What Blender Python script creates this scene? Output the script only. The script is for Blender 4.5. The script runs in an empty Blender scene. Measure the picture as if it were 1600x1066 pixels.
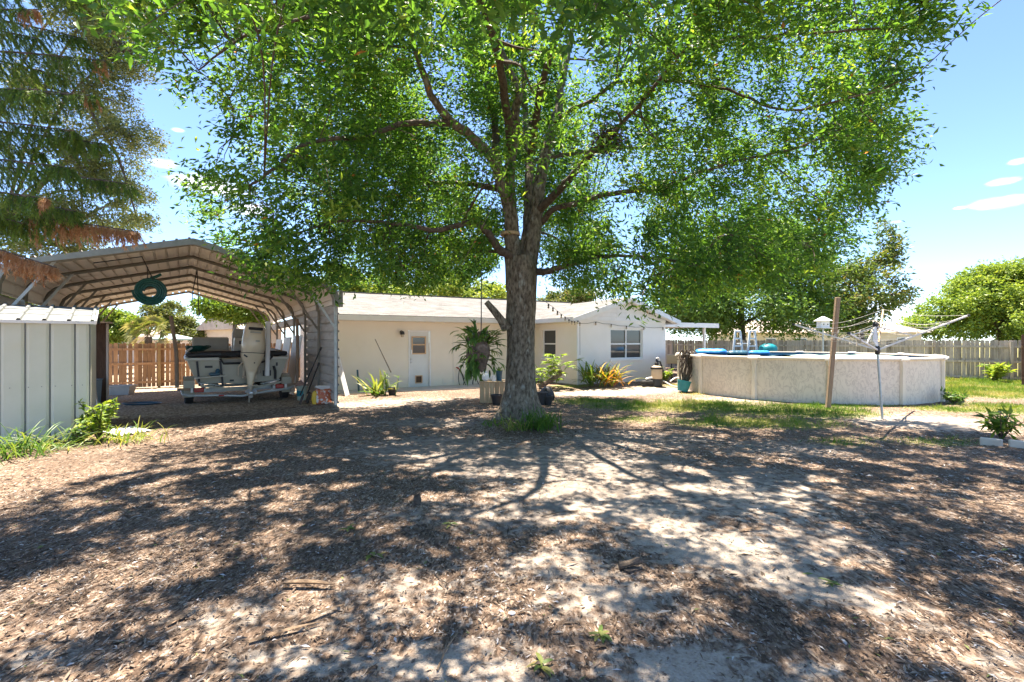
import bpy, math, random
import numpy as np
from mathutils import Vector, Matrix
R = random.Random(11)
N = np.random.default_rng(11)
S = bpy.context.scene
COL = S.collection
F = 750.0; CH = 1.7

def P(px, py, D):                       # a measured spot: picture direction at depth D metres
    return Vector(((px-800)/F*D, D, CH-(py-533)/F*D))
def sst(a, b, x):
    t = np.clip((np.asarray(x, float)-a)/(b-a), 0, 1); return t*t*(3-2*t)
_T = np.random.default_rng(5).random((256, 256))
def vno(x, y):
    x = np.asarray(x, float); y = np.asarray(y, float)
    xi = np.floor(x).astype(int); yi = np.floor(y).astype(int)
    fx = x-xi; fy = y-yi; fx = fx*fx*(3-2*fx); fy = fy*fy*(3-2*fy)
    a = _T[xi & 255, yi & 255]; b = _T[(xi+1) & 255, yi & 255]
    c = _T[xi & 255, (yi+1) & 255]; d = _T[(xi+1) & 255, (yi+1) & 255]
    return (a*(1-fx)+b*fx)*(1-fy)+(c*(1-fx)+d*fx)*fy
def fbm(x, y, o=4, s=0):
    r = 0; a = .5; t = 0
    for i in range(o):
        r = r+a*vno(x+s*17.3+i*31.7, y+s*9.1+i*11.3); t += a; a *= .5; x = x*2.03; y = y*2.03
    return r/t
TREE = (0.16, 10.2)
def gz(x, y, fine=False):               # ground height
    x = np.asarray(x, float); y = np.asarray(y, float)
    t = (x+7.12)*-.566+(y-10.72)*.824; lat = (x+7.12)*.824+(y-10.72)*.566
    z = -.26*sst(2, 10, t)*(1-sst(3.4, 6, lat))
    z = z+.13*sst(15, 17.5, y)*sst(-1, 2.5, x)*(1-sst(7, 11, x))
    d = np.hypot(x-TREE[0], y-TREE[1])
    z = z+.09*np.exp(-(d/1.1)**2)
    z = z+.05*(fbm(x*.45, y*.45, 2, 3)-.5)*sst(26, 14, np.hypot(x, y))
    if fine:
        z = z+.03*(fbm(x*2.6, y*2.6, 3, 1)-.5)+.016*(fbm(x*9, y*9, 2, 2)-.5)
    return z
def g(x, y): return float(gz(x, y))
def GP(px, py):                          # ground spot under a picture position
    D = CH*F/(py-533.0)
    for _ in range(6):
        D = (CH-g((px-800)/F*D, D))*F/(py-533.0)
    x = (px-800)/F*D
    return Vector((x, D, g(x, D)))

# ------------------------------------------------------------------ tagging
def tag(o, label=None, cat=None, group=None, kind=None):
    if label: o['label'] = label
    if cat: o['category'] = cat
    if group: o['group'] = group
    if kind: o['kind'] = kind
    return o
def thing(name, label, cat, loc, group=None):
    o = bpy.data.objects.new(name, None); COL.objects.link(o)
    o.empty_display_size = .2; o.location = loc
    return tag(o, label, cat, group)
def world_of(o):
    v = Vector((0, 0, 0))
    while o: v = v+o.location; o = o.parent
    return v
def children(o): return [c for c in bpy.data.objects if c.parent == o]
def copy_tree(o, parent=None):
    c = o.copy(); COL.objects.link(c); c.parent = parent
    for ch in children(o): copy_tree(ch, c)
    return c

class MB:
    def __init__(s, M=None): s.v = []; s.f = []; s.mi = []; s.t = []; s.M = M
    def add(s, vs, fs, mi=0, t=.5):
        o = len(s.v)
        s.v += [tuple(s.M @ Vector(v)) for v in vs] if s.M else [tuple(v) for v in vs]
        for f in fs: s.f.append(tuple(i+o for i in f)); s.mi.append(mi); s.t.append(t)
        return s
    def box(s, c, d, rot=None, mi=0, t=.5, bev=0):
        x, y, z = d[0]/2, d[1]/2, d[2]/2
        if bev > 0:
            b = min(bev, x*.8, y*.8, z*.8); vs = []
            for sx in (-1, 1):
                for sy in (-1, 1):
                    for sz in (-1, 1):
                        vs += [(sx*(x-b), sy*(y-b), sz*z), (sx*(x-b), sy*y, sz*(z-b)), (sx*x, sy*(y-b), sz*(z-b))]
            def I(sx, sy, sz, k): return ((sx > 0)*4+(sy > 0)*2+(sz > 0))*3+k
            fs = []
            for q in (-1, 1):
                fs.append([I(-1, -1, q, 0), I(1, -1, q, 0), I(1, 1, q, 0), I(-1, 1, q, 0)][::q])
                fs.append([I(-1, q, -1, 1), I(1, q, -1, 1), I(1, q, 1, 1), I(-1, q, 1, 1)][::-q])
                fs.append([I(q, -1, -1, 2), I(q, 1, -1, 2), I(q, 1, 1, 2), I(q, -1, 1, 2)][::q])
            for a in (-1, 1):
                for c2 in (-1, 1):
                    fs.append([I(-1, a, c2, 0), I(1, a, c2, 0), I(1, a, c2, 1), I(-1, a, c2, 1)])
                    fs.append([I(a, -1, c2, 0), I(a, 1, c2, 0), I(a, 1, c2, 2), I(a, -1, c2, 2)])
                    fs.append([I(a, c2, -1, 1), I(a, c2, 1, 1), I(a, c2, 1, 2), I(a, c2, -1, 2)])
                    for e in (-1, 1): fs.append([I(a, c2, e, 0), I(a, c2, e, 1), I(a, c2, e, 2)])
        else:
            vs = [(-x, -y, -z), (x, -y, -z), (x, y, -z), (-x, y, -z), (-x, -y, z), (x, -y, z), (x, y, z), (-x, y, z)]
            fs = [(3, 2, 1, 0), (4, 5, 6, 7), (0, 1, 5, 4), (1, 2, 6, 5), (2, 3, 7, 6), (3, 0, 4, 7)]
        c = Vector(c)
        vs = [(rot @ Vector(v) if rot else Vector(v))+c for v in vs]
        return s.add(vs, fs, mi, t)
    def beam(s, p, q, w, h, up=(0, 0, 1), mi=0, t=.5, bev=0):
        p = Vector(p); q = Vector(q); d = q-p; L = d.length; y = d/L
        up = Vector(up)
        if abs(y.dot(up)) > .98: up = Vector((0, 1, 0)) if abs(y.y) < .9 else Vector((1, 0, 0))
        x = y.cross(up).normalized(); z = x.cross(y)
        return s.box((p+q)/2, (w, L, h), Matrix((x, y, z)).transposed(), mi, t, bev)
    def tube(s, pts, r, n=8, mi=0, t=.5, cap=True):
        pts = [Vector(p) for p in pts]; k = len(pts)
        rs = [r]*k if not hasattr(r, '__len__') else list(r)
        d0 = (pts[1]-pts[0]).normalized()
        ref = Vector((0, 0, 1)) if abs(d0.z) < .9 else Vector((1, 0, 0))
        x = d0.cross(ref).normalized(); vs = []; fs = []
        for i, p in enumerate(pts):
            d = (pts[min(i+1, k-1)]-pts[max(i-1, 0)])
            d = d.normalized() if d.length > 1e-9 else d0
            x = (x-d*x.dot(d)); x = x.normalized() if x.length > 1e-6 else d.orthogonal().normalized()
            y = d.cross(x)
            for j in range(n):
                a = 2*math.pi*j/n
                vs.append(p+(x*math.cos(a)+y*math.sin(a))*rs[i])
        for i in range(k-1):
            for j in range(n):
                fs.append((i*n+j, i*n+(j+1) % n, (i+1)*n+(j+1) % n, (i+1)*n+j))
        if cap: fs.append(tuple(range(n-1, -1, -1))); fs.append(tuple((k-1)*n+j for j in range(n)))
        return s.add(vs, fs, mi, t)
    def lathe(s, prof, c=(0, 0, 0), n=24, mi=0, t=.5, rot=None, sx=1, sy=1):
        vs = []; fs = []; c = Vector(c); k = len(prof)
        for r, z in prof:
            for j in range(n):
                a = 2*math.pi*j/n; v = Vector((r*math.cos(a)*sx, r*math.sin(a)*sy, z))
                vs.append((rot @ v if rot else v)+c)
        for i in range(k-1):
            for j in range(n):
                fs.append((i*n+j, i*n+(j+1) % n, (i+1)*n+(j+1) % n, (i+1)*n+j))
        if prof[0][0] > 1e-5: fs.append(tuple(range(n-1, -1, -1)))
        if prof[-1][0] > 1e-5: fs.append(tuple((k-1)*n+j for j in range(n)))
        return s.add(vs, fs, mi, t)
    def loft(s, rings, mi=0, t=.5, cap=True, closed=True):
        n = len(rings[0]); vs = [v for r in rings for v in r]; fs = []
        for i in range(len(rings)-1):
            for j in range(n if closed else n-1):
                fs.append((i*n+j, i*n+(j+1) % n, (i+1)*n+(j+1) % n, (i+1)*n+j))
        if cap and closed: fs.append(tuple(range(n-1, -1, -1))); fs.append(tuple((len(rings)-1)*n+j for j in range(n)))
        return s.add(vs, fs, mi, t)
    def strap(s, base, az, L, w, rise, droop, n=6, t=.5, mi=0, fold=.25, tw=0):   # an arching strap leaf
        d = Vector((math.cos(az), math.sin(az), 0)); sd = Vector((-math.sin(az), math.cos(az), 0))
        vs = []; fs = []; p = Vector(base); ang = rise
        for i in range(n+1):
            u = i/n; ww = w*(math.sin(math.pi*min(1, .18+u*.82))**.7)*(1-.25*u)+.0008
            if i == n: ww = .001
            nrm = Vector((-d.x*math.sin(ang), -d.y*math.sin(ang), math.cos(ang)))
            s2 = sd*math.cos(tw*u)+nrm*math.sin(tw*u)
            vs += [p-s2*ww/2+nrm*ww*fold, p, p+s2*ww/2+nrm*ww*fold]
            p = p+(d*math.cos(ang)+Vector((0, 0, 1))*math.sin(ang))*(L/n)
            ang -= droop/n*(.5+u)
        for i in range(n):
            for k in (0, 1): fs.append((i*3+k, i*3+k+1, i*3+k+4, i*3+k+3))
        return s.add(vs, fs, mi, t)
    def build(s, name, mats, parent=None, smooth=False, loc=None):
        me = bpy.data.meshes.new(name)
        o0 = world_of(parent) if parent else Vector(loc or (0, 0, 0))
        me.from_pydata([(v[0]-o0.x, v[1]-o0.y, v[2]-o0.z) for v in s.v], [], s.f)
        for m in (mats if isinstance(mats, (list, tuple)) else [mats]): me.materials.append(m)
        me.polygons.foreach_set('material_index', s.mi)
        a = me.attributes.new('tint', 'FLOAT', 'FACE'); a.data.foreach_set('value', s.t)
        if smooth: 
            me.polygons.foreach_set('use_smooth', [True]*len(s.f))
            try: me.set_sharp_from_angle(angle=math.radians(38))
            except Exception: pass
        me.update()
        o = bpy.data.objects.new(name, me); COL.objects.link(o)
        if parent: o.parent = parent
        else: o.location = o0
        return o

def npmesh(name, V, Q, mat, parent=None, tint=None, loc=None, smooth=False):     # big meshes from arrays, Q all the same corner count
    o0 = np.array(world_of(parent) if parent else (loc or (0, 0, 0)), float)
    me = bpy.data.meshes.new(name); k = Q.shape[1]
    me.vertices.add(len(V)); me.vertices.foreach_set('co', (V-o0).astype(np.float32).ravel())
    me.loops.add(Q.size); me.loops.foreach_set('vertex_index', Q.astype(np.int32).ravel())
    me.polygons.add(len(Q)); me.polygons.foreach_set('loop_start', np.arange(0, Q.size, k, dtype=np.int32))
    try: me.polygons.foreach_set('loop_total', np.full(len(Q), k, dtype=np.int32))
    except Exception: pass
    if tint is not None:
        a = me.attributes.new('tint', 'FLOAT', 'FACE'); a.data.foreach_set('value', np.asarray(tint, np.float32))
    me.materials.append(mat)
    me.update(calc_edges=True)
    if smooth: me.polygons.foreach_set('use_smooth', np.ones(len(Q), bool))
    o = bpy.data.objects.new(name, me); COL.objects.link(o)
    if parent: o.parent = parent
    else: o.location = Vector(o0)
    return o
def unit(a): return a/np.maximum(np.linalg.norm(a, axis=1, keepdims=True), 1e-9)
def leafarr(C, A, Nn, L, W, fold=.2, mid=.45):       # folded lance-shaped leaves: two triangles each
    A = unit(A); Sd = unit(np.cross(A, Nn)); Nn = np.cross(Sd, A)
    L = L[:, None]; W = W[:, None]
    b = C; t = C+A*L-Nn*L*.08; m = C+A*L*mid
    l = m-Sd*W/2+Nn*W*fold; r = m+Sd*W/2+Nn*W*fold
    V = np.stack([b, l, t, r], 1).reshape(-1, 3); n = len(C)
    i = np.arange(n)*4
    Q = np.stack([np.stack([i, i+2, i+1], 1), np.stack([i, i+3, i+2], 1)], 1).reshape(-1, 3)
    return V, Q
def leaves_at(C, L, W, droop=.35, spread=None, up=.5):
    n = len(C)
    A = N.normal(size=(n, 3)); A[:, 2] = A[:, 2]*.55-droop
    if spread is not None: A += spread
    Nn = N.normal(size=(n, 3))*.8; Nn[:, 2] += up
    return leafarr(C, A, Nn, L*(.65+.7*N.random(n)), W*(.65+.7*N.random(n)))

# ------------------------------------------------------------------ materials
def newmat(name):
    m = bpy.data.materials.new(name); m.use_nodes = True; nt = m.node_tree
    b = nt.nodes['Principled BSDF']; return m, nt, b
def nd(nt, t, **k):
    n = nt.nodes.new(t)
    for a, v in k.items(): setattr(n, a, v)
    return n
def ramp(nt, stops):
    r = nd(nt, 'ShaderNodeValToRGB'); e = r.color_ramp.elements
    while len(e) < len(stops): e.new(.5)
    for q, (p, c) in zip(e, stops): q.position = p; q.color = (c[0], c[1], c[2], 1)
    return r
def pmat(name, c1, c2=None, scale=6, rough=.6, bump=0, bscale=40, metal=0, stretch=(1, 1, 1), tint=0, rotz=0, spec=.5, lo=.3, hi=.7, c3=None, c3scale=2, c3lo=.55, c3hi=.75):
    m, nt, b = newmat(name); L = nt.links.new
    tc = nd(nt, 'ShaderNodeTexCoord'); mp = nd(nt, 'ShaderNodeMapping'); L(tc.outputs['Object'], mp.inputs[0])
    mp.inputs['Scale'].default_value = stretch; mp.inputs['Rotation'].default_value = (0, 0, rotz)
    nz = nd(nt, 'ShaderNodeTexNoise'); nz.inputs['Scale'].default_value = scale; nz.inputs['Detail'].default_value = 7; nz.inputs['Roughness'].default_value = .62
    L(mp.outputs[0], nz.inputs[0])
    rp = ramp(nt, [(lo, c1), (hi, c2 or c1)]); L(nz.outputs[0], rp.inputs[0]); out = rp.outputs[0]
    if c3:
        n3 = nd(nt, 'ShaderNodeTexNoise'); n3.inputs['Scale'].default_value = c3scale; n3.inputs['Detail'].default_value = 5; L(mp.outputs[0], n3.inputs[0])
        mr = nd(nt, 'ShaderNodeMapRange'); mr.interpolation_type = 'SMOOTHSTEP'; mr.inputs[1].default_value = c3lo; mr.inputs[2].default_value = c3hi; L(n3.outputs[0], mr.inputs[0])
        mx = nd(nt, 'ShaderNodeMix', data_type='RGBA'); L(mr.outputs[0], mx.inputs[0]); L(out, mx.inputs[6]); mx.inputs[7].default_value = (*c3, 1); out = mx.outputs[2]
    if tint:
        at = nd(nt, 'ShaderNodeAttribute', attribute_name='tint'); mr = nd(nt, 'ShaderNodeMapRange')
        mr.inputs[3].default_value = 1-tint; mr.inputs[4].default_value = 1+tint; L(at.outputs['Fac'], mr.inputs[0])
        mx = nd(nt, 'ShaderNodeVectorMath', operation='SCALE'); L(out, mx.inputs[0]); L(mr.outputs[0], mx.inputs['Scale']); out = mx.outputs[0]
    L(out, b.inputs['Base Color'])
    b.inputs['Roughness'].default_value = rough; b.inputs['Metallic'].default_value = metal
    b.inputs['Specular IOR Level'].default_value = spec
    if bump:
        n2 = nd(nt, 'ShaderNodeTexNoise'); n2.inputs['Scale'].default_value = bscale; n2.inputs['Detail'].default_value = 5; L(mp.outputs[0], n2.inputs[0])
        bp = nd(nt, 'ShaderNodeBump'); bp.inputs['Strength'].default_value = min(1, bump); bp.inputs['Distance'].default_value = .02; L(n2.outputs[0], bp.inputs['Height']); L(bp.outputs[0], b.inputs['Normal'])
    return m
def leafmat(name, stops, trans=.4, tmul=(1.6, 1.5, .7), rough=.45, spec=.35, nscale=.9, nvar=.25):
    m, nt, b = newmat(name); L = nt.links.new
    at = nd(nt, 'ShaderNodeAttribute', attribute_name='tint'); rp = ramp(nt, stops)
    L(at.outputs['Fac'], rp.inputs[0]); L(rp.outputs[0], b.inputs['Base Color'])
    b.inputs['Roughness'].default_value = rough; b.inputs['Specular IOR Level'].default_value = spec
    tr = nd(nt, 'ShaderNodeBsdfTranslucent'); mu = nd(nt, 'ShaderNodeVectorMath', operation='MULTIPLY')
    L(rp.outputs[0], mu.inputs[0]); mu.inputs[1].default_value = tmul; L(mu.outputs[0], tr.inputs[0])
    mx = nd(nt, 'ShaderNodeMixShader'); mx.inputs[0].default_value = trans
    L(b.outputs[0], mx.inputs[1]); L(tr.outputs[0], mx.inputs[2]); L(mx.outputs[0], nt.nodes['Material Output'].inputs[0])
    return m
M = {}
M['bark'] = pmat('bark', (.06, .048, .033), (.25, .215, .16), 13, .9, 1, 22, stretch=(1.5, 1.5, .6), c3=(.3, .3, .25), c3scale=8, c3lo=.56, c3hi=.74, spec=.2, lo=.36, hi=.66)
M['bark_dark'] = pmat('bark_dark', (.05, .038, .028), (.16, .125, .095), 14, .9, .7, 40, spec=.2)
M['oak_leaf'] = leafmat('oak_leaf', [(0, (.036, .1, .022)), (.45, (.078, .18, .03)), (.8, (.155, .275, .042)), (.965, (.25, .34, .05)), (.985, (.34, .14, .04))], .52, (1.85, 1.7, .8))
M['fine_leaf'] = leafmat('fine_leaf', [(0, (.08, .115, .035)), (.5, (.14, .17, .05)), (1, (.24, .23, .09))], .35)
M['bright_leaf'] = leafmat('bright_leaf', [(0, (.07, .15, .025)), (.5, (.17, .27, .035)), (1, (.36, .42, .07))], .4)
M['yellow_leaf'] = leafmat('yellow_leaf', [(0, (.1, .18, .028)), (.5, (.22, .31, .05)), (1, (.4, .44, .1))], .35)
M['dark_leaf'] = leafmat('dark_leaf', [(0, (.05, .12, .024)), (.5, (.11, .2, .036)), (1, (.22, .31, .06))], .35)
M['magnolia_leaf'] = leafmat('magnolia_leaf', [(0, (.06, .11, .03)), (.5, (.12, .18, .045)), (.75, (.26, .26, .08)), (1, (.38, .26, .11))], .35)
M['pine_needle'] = leafmat('pine_needle', [(0, (.06, .13, .03)), (.5, (.13, .23, .05)), (1, (.27, .34, .08))], .5)
M['dead_needle'] = leafmat('dead_needle', [(0, (.34, .17, .07)), (.5, (.52, .3, .14)), (1, (.62, .43, .24))], .35, (1.2, 1.1, .9))
M['palm_leaf'] = leafmat('palm_leaf', [(0, (.09, .13, .03)), (.5, (.2, .23, .06)), (1, (.42, .36, .2))], .25)
M['grass'] = leafmat('grass', [(0, (.055, .145, .015)), (.4, (.13, .24, .03)), (.7, (.26, .3, .06)), (1, (.5, .42, .2))], .35)
M['strap_leaf'] = leafmat('strap_leaf', [(0, (.04, .11, .02)), (.5, (.1, .2, .03)), (1, (.4, .38, .1))], .35)
M['bromeliad_leaf'] = leafmat('bromeliad_leaf', [(0, (.06, .14, .02)), (.4, (.17, .24, .03)), (.65, (.5, .36, .04)), (.85, (.45, .16, .03)), (1, (.6, .45, .25))], .3)
M['stag_leaf'] = leafmat('stag_leaf', [(0, (.045, .11, .025)), (.5, (.1, .19, .04)), (1, (.2, .28, .06))], .3)
M['litter'] = leafmat('litter', [(0, (.05, .035, .024)), (.25, (.12, .085, .06)), (.5, (.22, .16, .115)), (.75, (.35, .275, .205)), (.9, (.46, .4, .33)), (.97, (.55, .52, .5)), (1, (.16, .19, .06))], .06, (1, 1, 1), .7, .3)
M['stucco'] = pmat('stucco', (.8, .725, .6), (.84, .775, .66), 1.2, .9, .35, 90, c3=(.63, .55, .43), c3scale=.7, c3lo=.6, c3hi=.9, spec=.2)
M['stucco_white'] = pmat('stucco_white', (.78, .755, .7), (.83, .81, .77), 1.2, .9, .35, 90, spec=.2)
M['trim'] = pmat('trim', (.74, .7, .63), (.8, .77, .71), 3, .6)
M['white_paint'] = pmat('white_paint', (.74, .74, .72), (.82, .82, .8), 4, .5, c3=(.6, .58, .53), c3scale=3, c3lo=.62, c3hi=.85)
M['door_paint'] = pmat('door_paint', (.66, .68, .66), (.72, .74, .72), 3, .5)
M['tan_trim'] = pmat('tan_trim', (.55, .36, .2), (.63, .43, .26), 6, .6)
M['black'] = pmat('black', (.015, .015, .016), (.03, .03, .03), 8, .5)
M['rubber'] = pmat('rubber', (.02, .02, .02), (.045, .043, .04), 15, .85, .3)
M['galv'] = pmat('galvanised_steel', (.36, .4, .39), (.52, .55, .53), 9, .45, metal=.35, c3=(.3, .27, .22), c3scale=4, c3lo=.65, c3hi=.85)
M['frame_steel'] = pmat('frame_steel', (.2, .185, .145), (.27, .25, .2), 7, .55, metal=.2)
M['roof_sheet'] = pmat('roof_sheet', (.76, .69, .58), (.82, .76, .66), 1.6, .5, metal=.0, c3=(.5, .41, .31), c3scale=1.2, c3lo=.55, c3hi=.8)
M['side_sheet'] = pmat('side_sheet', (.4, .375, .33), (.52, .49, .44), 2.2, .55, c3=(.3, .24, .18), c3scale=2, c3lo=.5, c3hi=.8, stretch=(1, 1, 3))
M['trim_steel'] = pmat('trim_steel', (.2, .22, .2), (.3, .32, .29), 5, .5, metal=.2)
M['shed_wall'] = pmat('shed_wall', (.54, .56, .45), (.6, .61, .51), 2, .5, c3=(.58, .55, .38), c3scale=1.1, c3lo=.58, c3hi=.85)
M['shed_dark'] = pmat('shed_dark', (.16, .18, .17), (.24, .26, .25), 6, .6)
M['shed_roof'] = pmat('shed_roof', (.13, .14, .135), (.19, .2, .195), 5, .7, c3=(.23, .22, .19), c3scale=4)
M['fence_wood'] = pmat('fence_wood', (.33, .19, .1), (.48, .3, .17), 5, .8, .5, 30, stretch=(4, 4, .5), tint=.35, spec=.2)
M['fence_post'] = pmat('fence_post', (.3, .2, .09), (.42, .29, .14), 5, .8, .5, 30, stretch=(4, 4, .5), tint=.2, spec=.2)
M['grey_wood'] = pmat('grey_wood', (.36, .3, .23), (.52, .45, .36), 6, .85, .5, 30, stretch=(4, 4, .5), tint=.3, c3=(.2, .17, .12), c3scale=2, spec=.2)
M['dark_wood'] = pmat('dark_wood', (.07, .04, .025), (.14, .085, .055), 6, .8, .4, 30, stretch=(4, 4, .6), spec=.2)
M['lumber'] = pmat('lumber', (.42, .28, .15), (.56, .4, .24), 6, .75, .4, 30, stretch=(4, 4, .4), tint=.2, spec=.2)
M['post_wood'] = pmat('post_wood', (.24, .17, .115), (.36, .26, .18), 8, .8, .6, 30, stretch=(6, 6, .35), spec=.2)
M['pale_wood'] = pmat('pale_wood', (.58, .5, .4), (.7, .62, .52), 6, .75, .3, 30, stretch=(4, 4, .4), spec=.2)
M['hull'] = pmat('boat_hull', (.37, .345, .25), (.43, .4, .3), 2.5, .35, c3=(.3, .275, .195), c3scale=2)
M['hull_light'] = pmat('boat_deck', (.56, .54, .45), (.64, .61, .52), 3, .4)
M['seat_vinyl'] = pmat('seat_vinyl', (.33, .31, .25), (.39, .37, .3), 4, .55)
M['engine'] = pmat('engine_shell', (.72, .6, .41), (.77, .66, .47), 2, .25, c3=(.6, .52, .38), c3scale=3)
M['engine_foot'] = pmat('engine_foot', (.6, .5, .36), (.7, .6, .45), 9, .5, c3=(.45, .34, .22), c3scale=8)
M['pvc'] = pmat('pvc', (.76, .73, .67), (.84, .81, .76), 3, .4)
M['red'] = pmat('red_lens', (.3, .015, .012), (.42, .03, .02), 8, .25)
M['steel'] = pmat('bright_steel', (.55, .55, .53), (.7, .7, .68), 8, .35, metal=.5)
M['hose_green'] = pmat('hose_green', (.004, .045, .037), (.008, .08, .065), 8, .5, tint=.3)
M['hose_dark'] = pmat('hose_dark', (.015, .02, .02), (.03, .035, .035), 8, .55)
M['teal'] = pmat('teal_plastic', (.005, .17, .2), (.012, .24, .27), 5, .4)
M['blue'] = pmat('blue_vinyl', (.03, .2, .55), (.06, .32, .7), 4, .35)
M['navy'] = pmat('navy_vinyl', (.02, .07, .11), (.03, .11, .16), 4, .4)
M['denim'] = pmat('blue_grey_plastic', (.2, .28, .33), (.27, .36, .41), 4, .5)
M['tote'] = pmat('grey_plastic', (.42, .4, .35), (.5, .48, .43), 4, .5)
M['pump_tan'] = pmat('pump_tan', (.5, .38, .25), (.6, .47, .33), 4, .5)
M['yellow'] = pmat('yellow_print', (.75, .45, .03), (.8, .52, .05), 5, .5)
M['orange_red'] = pmat('red_print', (.5, .06, .03), (.62, .22, .08), 9, .5, c3=(.75, .7, .62), c3scale=12, c3lo=.5, c3hi=.6)
M['pot_green'] = pmat('green_bucket', (.3, .36, .28), (.4, .45, .36), 5, .5)
M['pool_trim'] = pmat('pool_trim', (.66, .59, .47), (.73, .66, .54), 3, .5)
M['bark_strip'] = pmat('bark_strip', (.17, .115, .07), (.32, .23, .15), 20, .8, .4, 60, spec=.2)
M['concrete'] = pmat('concrete', (.5, .45, .38), (.6, .55, .47), 3, .9, .3, 60, c3=(.4, .34, .27), c3scale=1.5, spec=.2)
M['chrome_wire'] = pmat('line_wire', (.55, .52, .46), (.66, .63, .57), 8, .5)
M['bulb_black'] = pmat('bulb_socket', (.02, .02, .02), (.04, .035, .03), 8, .5)
M['far_wall'] = pmat('far_wall', (.6, .5, .38), (.68, .58, .46), 1, .9)
M['far_roof'] = pmat('far_roof', (.42, .34, .27), (.54, .45, .37), 3, .9, c3=(.36, .29, .24))
M['root_ball'] = pmat('root_ball', (.06, .04, .03), (.26, .19, .14), 9, .95, 1, 25, c3=(.4, .3, .24), c3scale=4)
M['terracotta'] = pmat('terracotta', (.5, .26, .15), (.6, .34, .21), 5, .8)
def glassmat():
    m, nt, b = newmat('window_glass'); L = nt.links.new
    b.inputs['Base Color'].default_value = (.045, .05, .055, 1); b.inputs['Roughness'].default_value = .08; b.inputs['Specular IOR Level'].default_value = .6
    return m
M['glass'] = glassmat()
def bulbmat():
    m, nt, b = newmat('bulb_glass'); b.inputs['Base Color'].default_value = (.5, .42, .3, 1); b.inputs['Roughness'].default_value = .1
    return m
M['bulb'] = bulbmat()
HANG = math.atan2(.482, .876)
def shingles(name, rz):
    m, nt, b = newmat(name); L = nt.links.new
    tc = nd(nt, 'ShaderNodeTexCoord'); mp = nd(nt, 'ShaderNodeMapping'); L(tc.outputs['Object'], mp.inputs[0]); mp.inputs['Rotation'].default_value = (0, 0, rz)
    br = nd(nt, 'ShaderNodeTexBrick'); L(mp.outputs[0], br.inputs[0]); br.inputs['Scale'].default_value = 1
    br.inputs['Brick Width'].default_value = .33; br.inputs['Row Height'].default_value = .14; br.inputs['Mortar Size'].default_value = .007; br.inputs['Bias'].default_value = 0
    br.inputs['Color1'].default_value = (.13, .125, .115, 1); br.inputs['Color2'].default_value = (.2, .19, .175, 1); br.inputs['Mortar'].default_value = (.12, .11, .1, 1)
    nz = nd(nt, 'ShaderNodeTexNoise'); nz.inputs['Scale'].default_value = 1.2; nz.inputs['Detail'].default_value = 8; L(tc.outputs['Object'], nz.inputs[0])
    mr = nd(nt, 'ShaderNodeMapRange'); mr.inputs[1].default_value = .3; mr.inputs[2].default_value = .7; mr.inputs[3].default_value = .8; mr.inputs[4].default_value = 1.18; L(nz.outputs[0], mr.inputs[0])
    sc = nd(nt, 'ShaderNodeVectorMath', operation='SCALE'); L(br.outputs[0], sc.inputs[0]); L(mr.outputs[0], sc.inputs['Scale']); L(sc.outputs[0], b.inputs['Base Color'])
    bp = nd(nt, 'ShaderNodeBump'); bp.inputs['Strength'].default_value = .6; bp.inputs['Distance'].default_value = .02; L(br.outputs['Fac'], bp.inputs['Height']); bp.invert = True; L(bp.outputs[0], b.inputs['Normal'])
    b.inputs['Roughness'].default_value = .9; b.inputs['Specular IOR Level'].default_value = .2
    return m
M['shingle_main'] = shingles('shingle_main', -HANG)
M['shingle_wing'] = shingles('shingle_wing', -HANG+math.pi/2)
def poolmat():
    m, nt, b = newmat('pool_wall_print'); L = nt.links.new
    tc = nd(nt, 'ShaderNodeTexCoord'); mp = nd(nt, 'ShaderNodeMapping'); L(tc.outputs['Object'], mp.inputs[0]); mp.inputs['Scale'].default_value = (1.5, 1.5, .8); mp.inputs['Rotation'].default_value = (0, .5, 0)
    nz = nd(nt, 'ShaderNodeTexNoise'); nz.inputs['Scale'].default_value = 4.2; nz.inputs['Detail'].default_value = 8; nz.inputs['Distortion'].default_value = 1.6; L(mp.outputs[0], nz.inputs[0])
    r = ramp(nt, [(.3, (.7, .63, .52)), (.47, (.67, .6, .49)), (.53, (.52, .46, .38)), (.57, (.67, .6, .49)), (.75, (.73, .66, .55))]); L(nz.outputs[0], r.inputs[0])
    L(r.outputs[0], b.inputs['Base Color']); b.inputs['Roughness'].default_value = .5
    return m
M['pool_wall'] = poolmat()
def watermat():
    m, nt, b = newmat('pool_water'); L = nt.links.new
    b.inputs['Base Color'].default_value = (.06, .38, .6, 1); b.inputs['Roughness'].default_value = .05
    nz = nd(nt, 'ShaderNodeTexNoise'); nz.inputs['Scale'].default_value = 6; bp = nd(nt, 'ShaderNodeBump'); bp.inputs['Strength'].default_value = .15
    L(nz.outputs[0], bp.inputs['Height']); L(bp.outputs[0], b.inputs['Normal'])
    return m
M['water'] = watermat()
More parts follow.
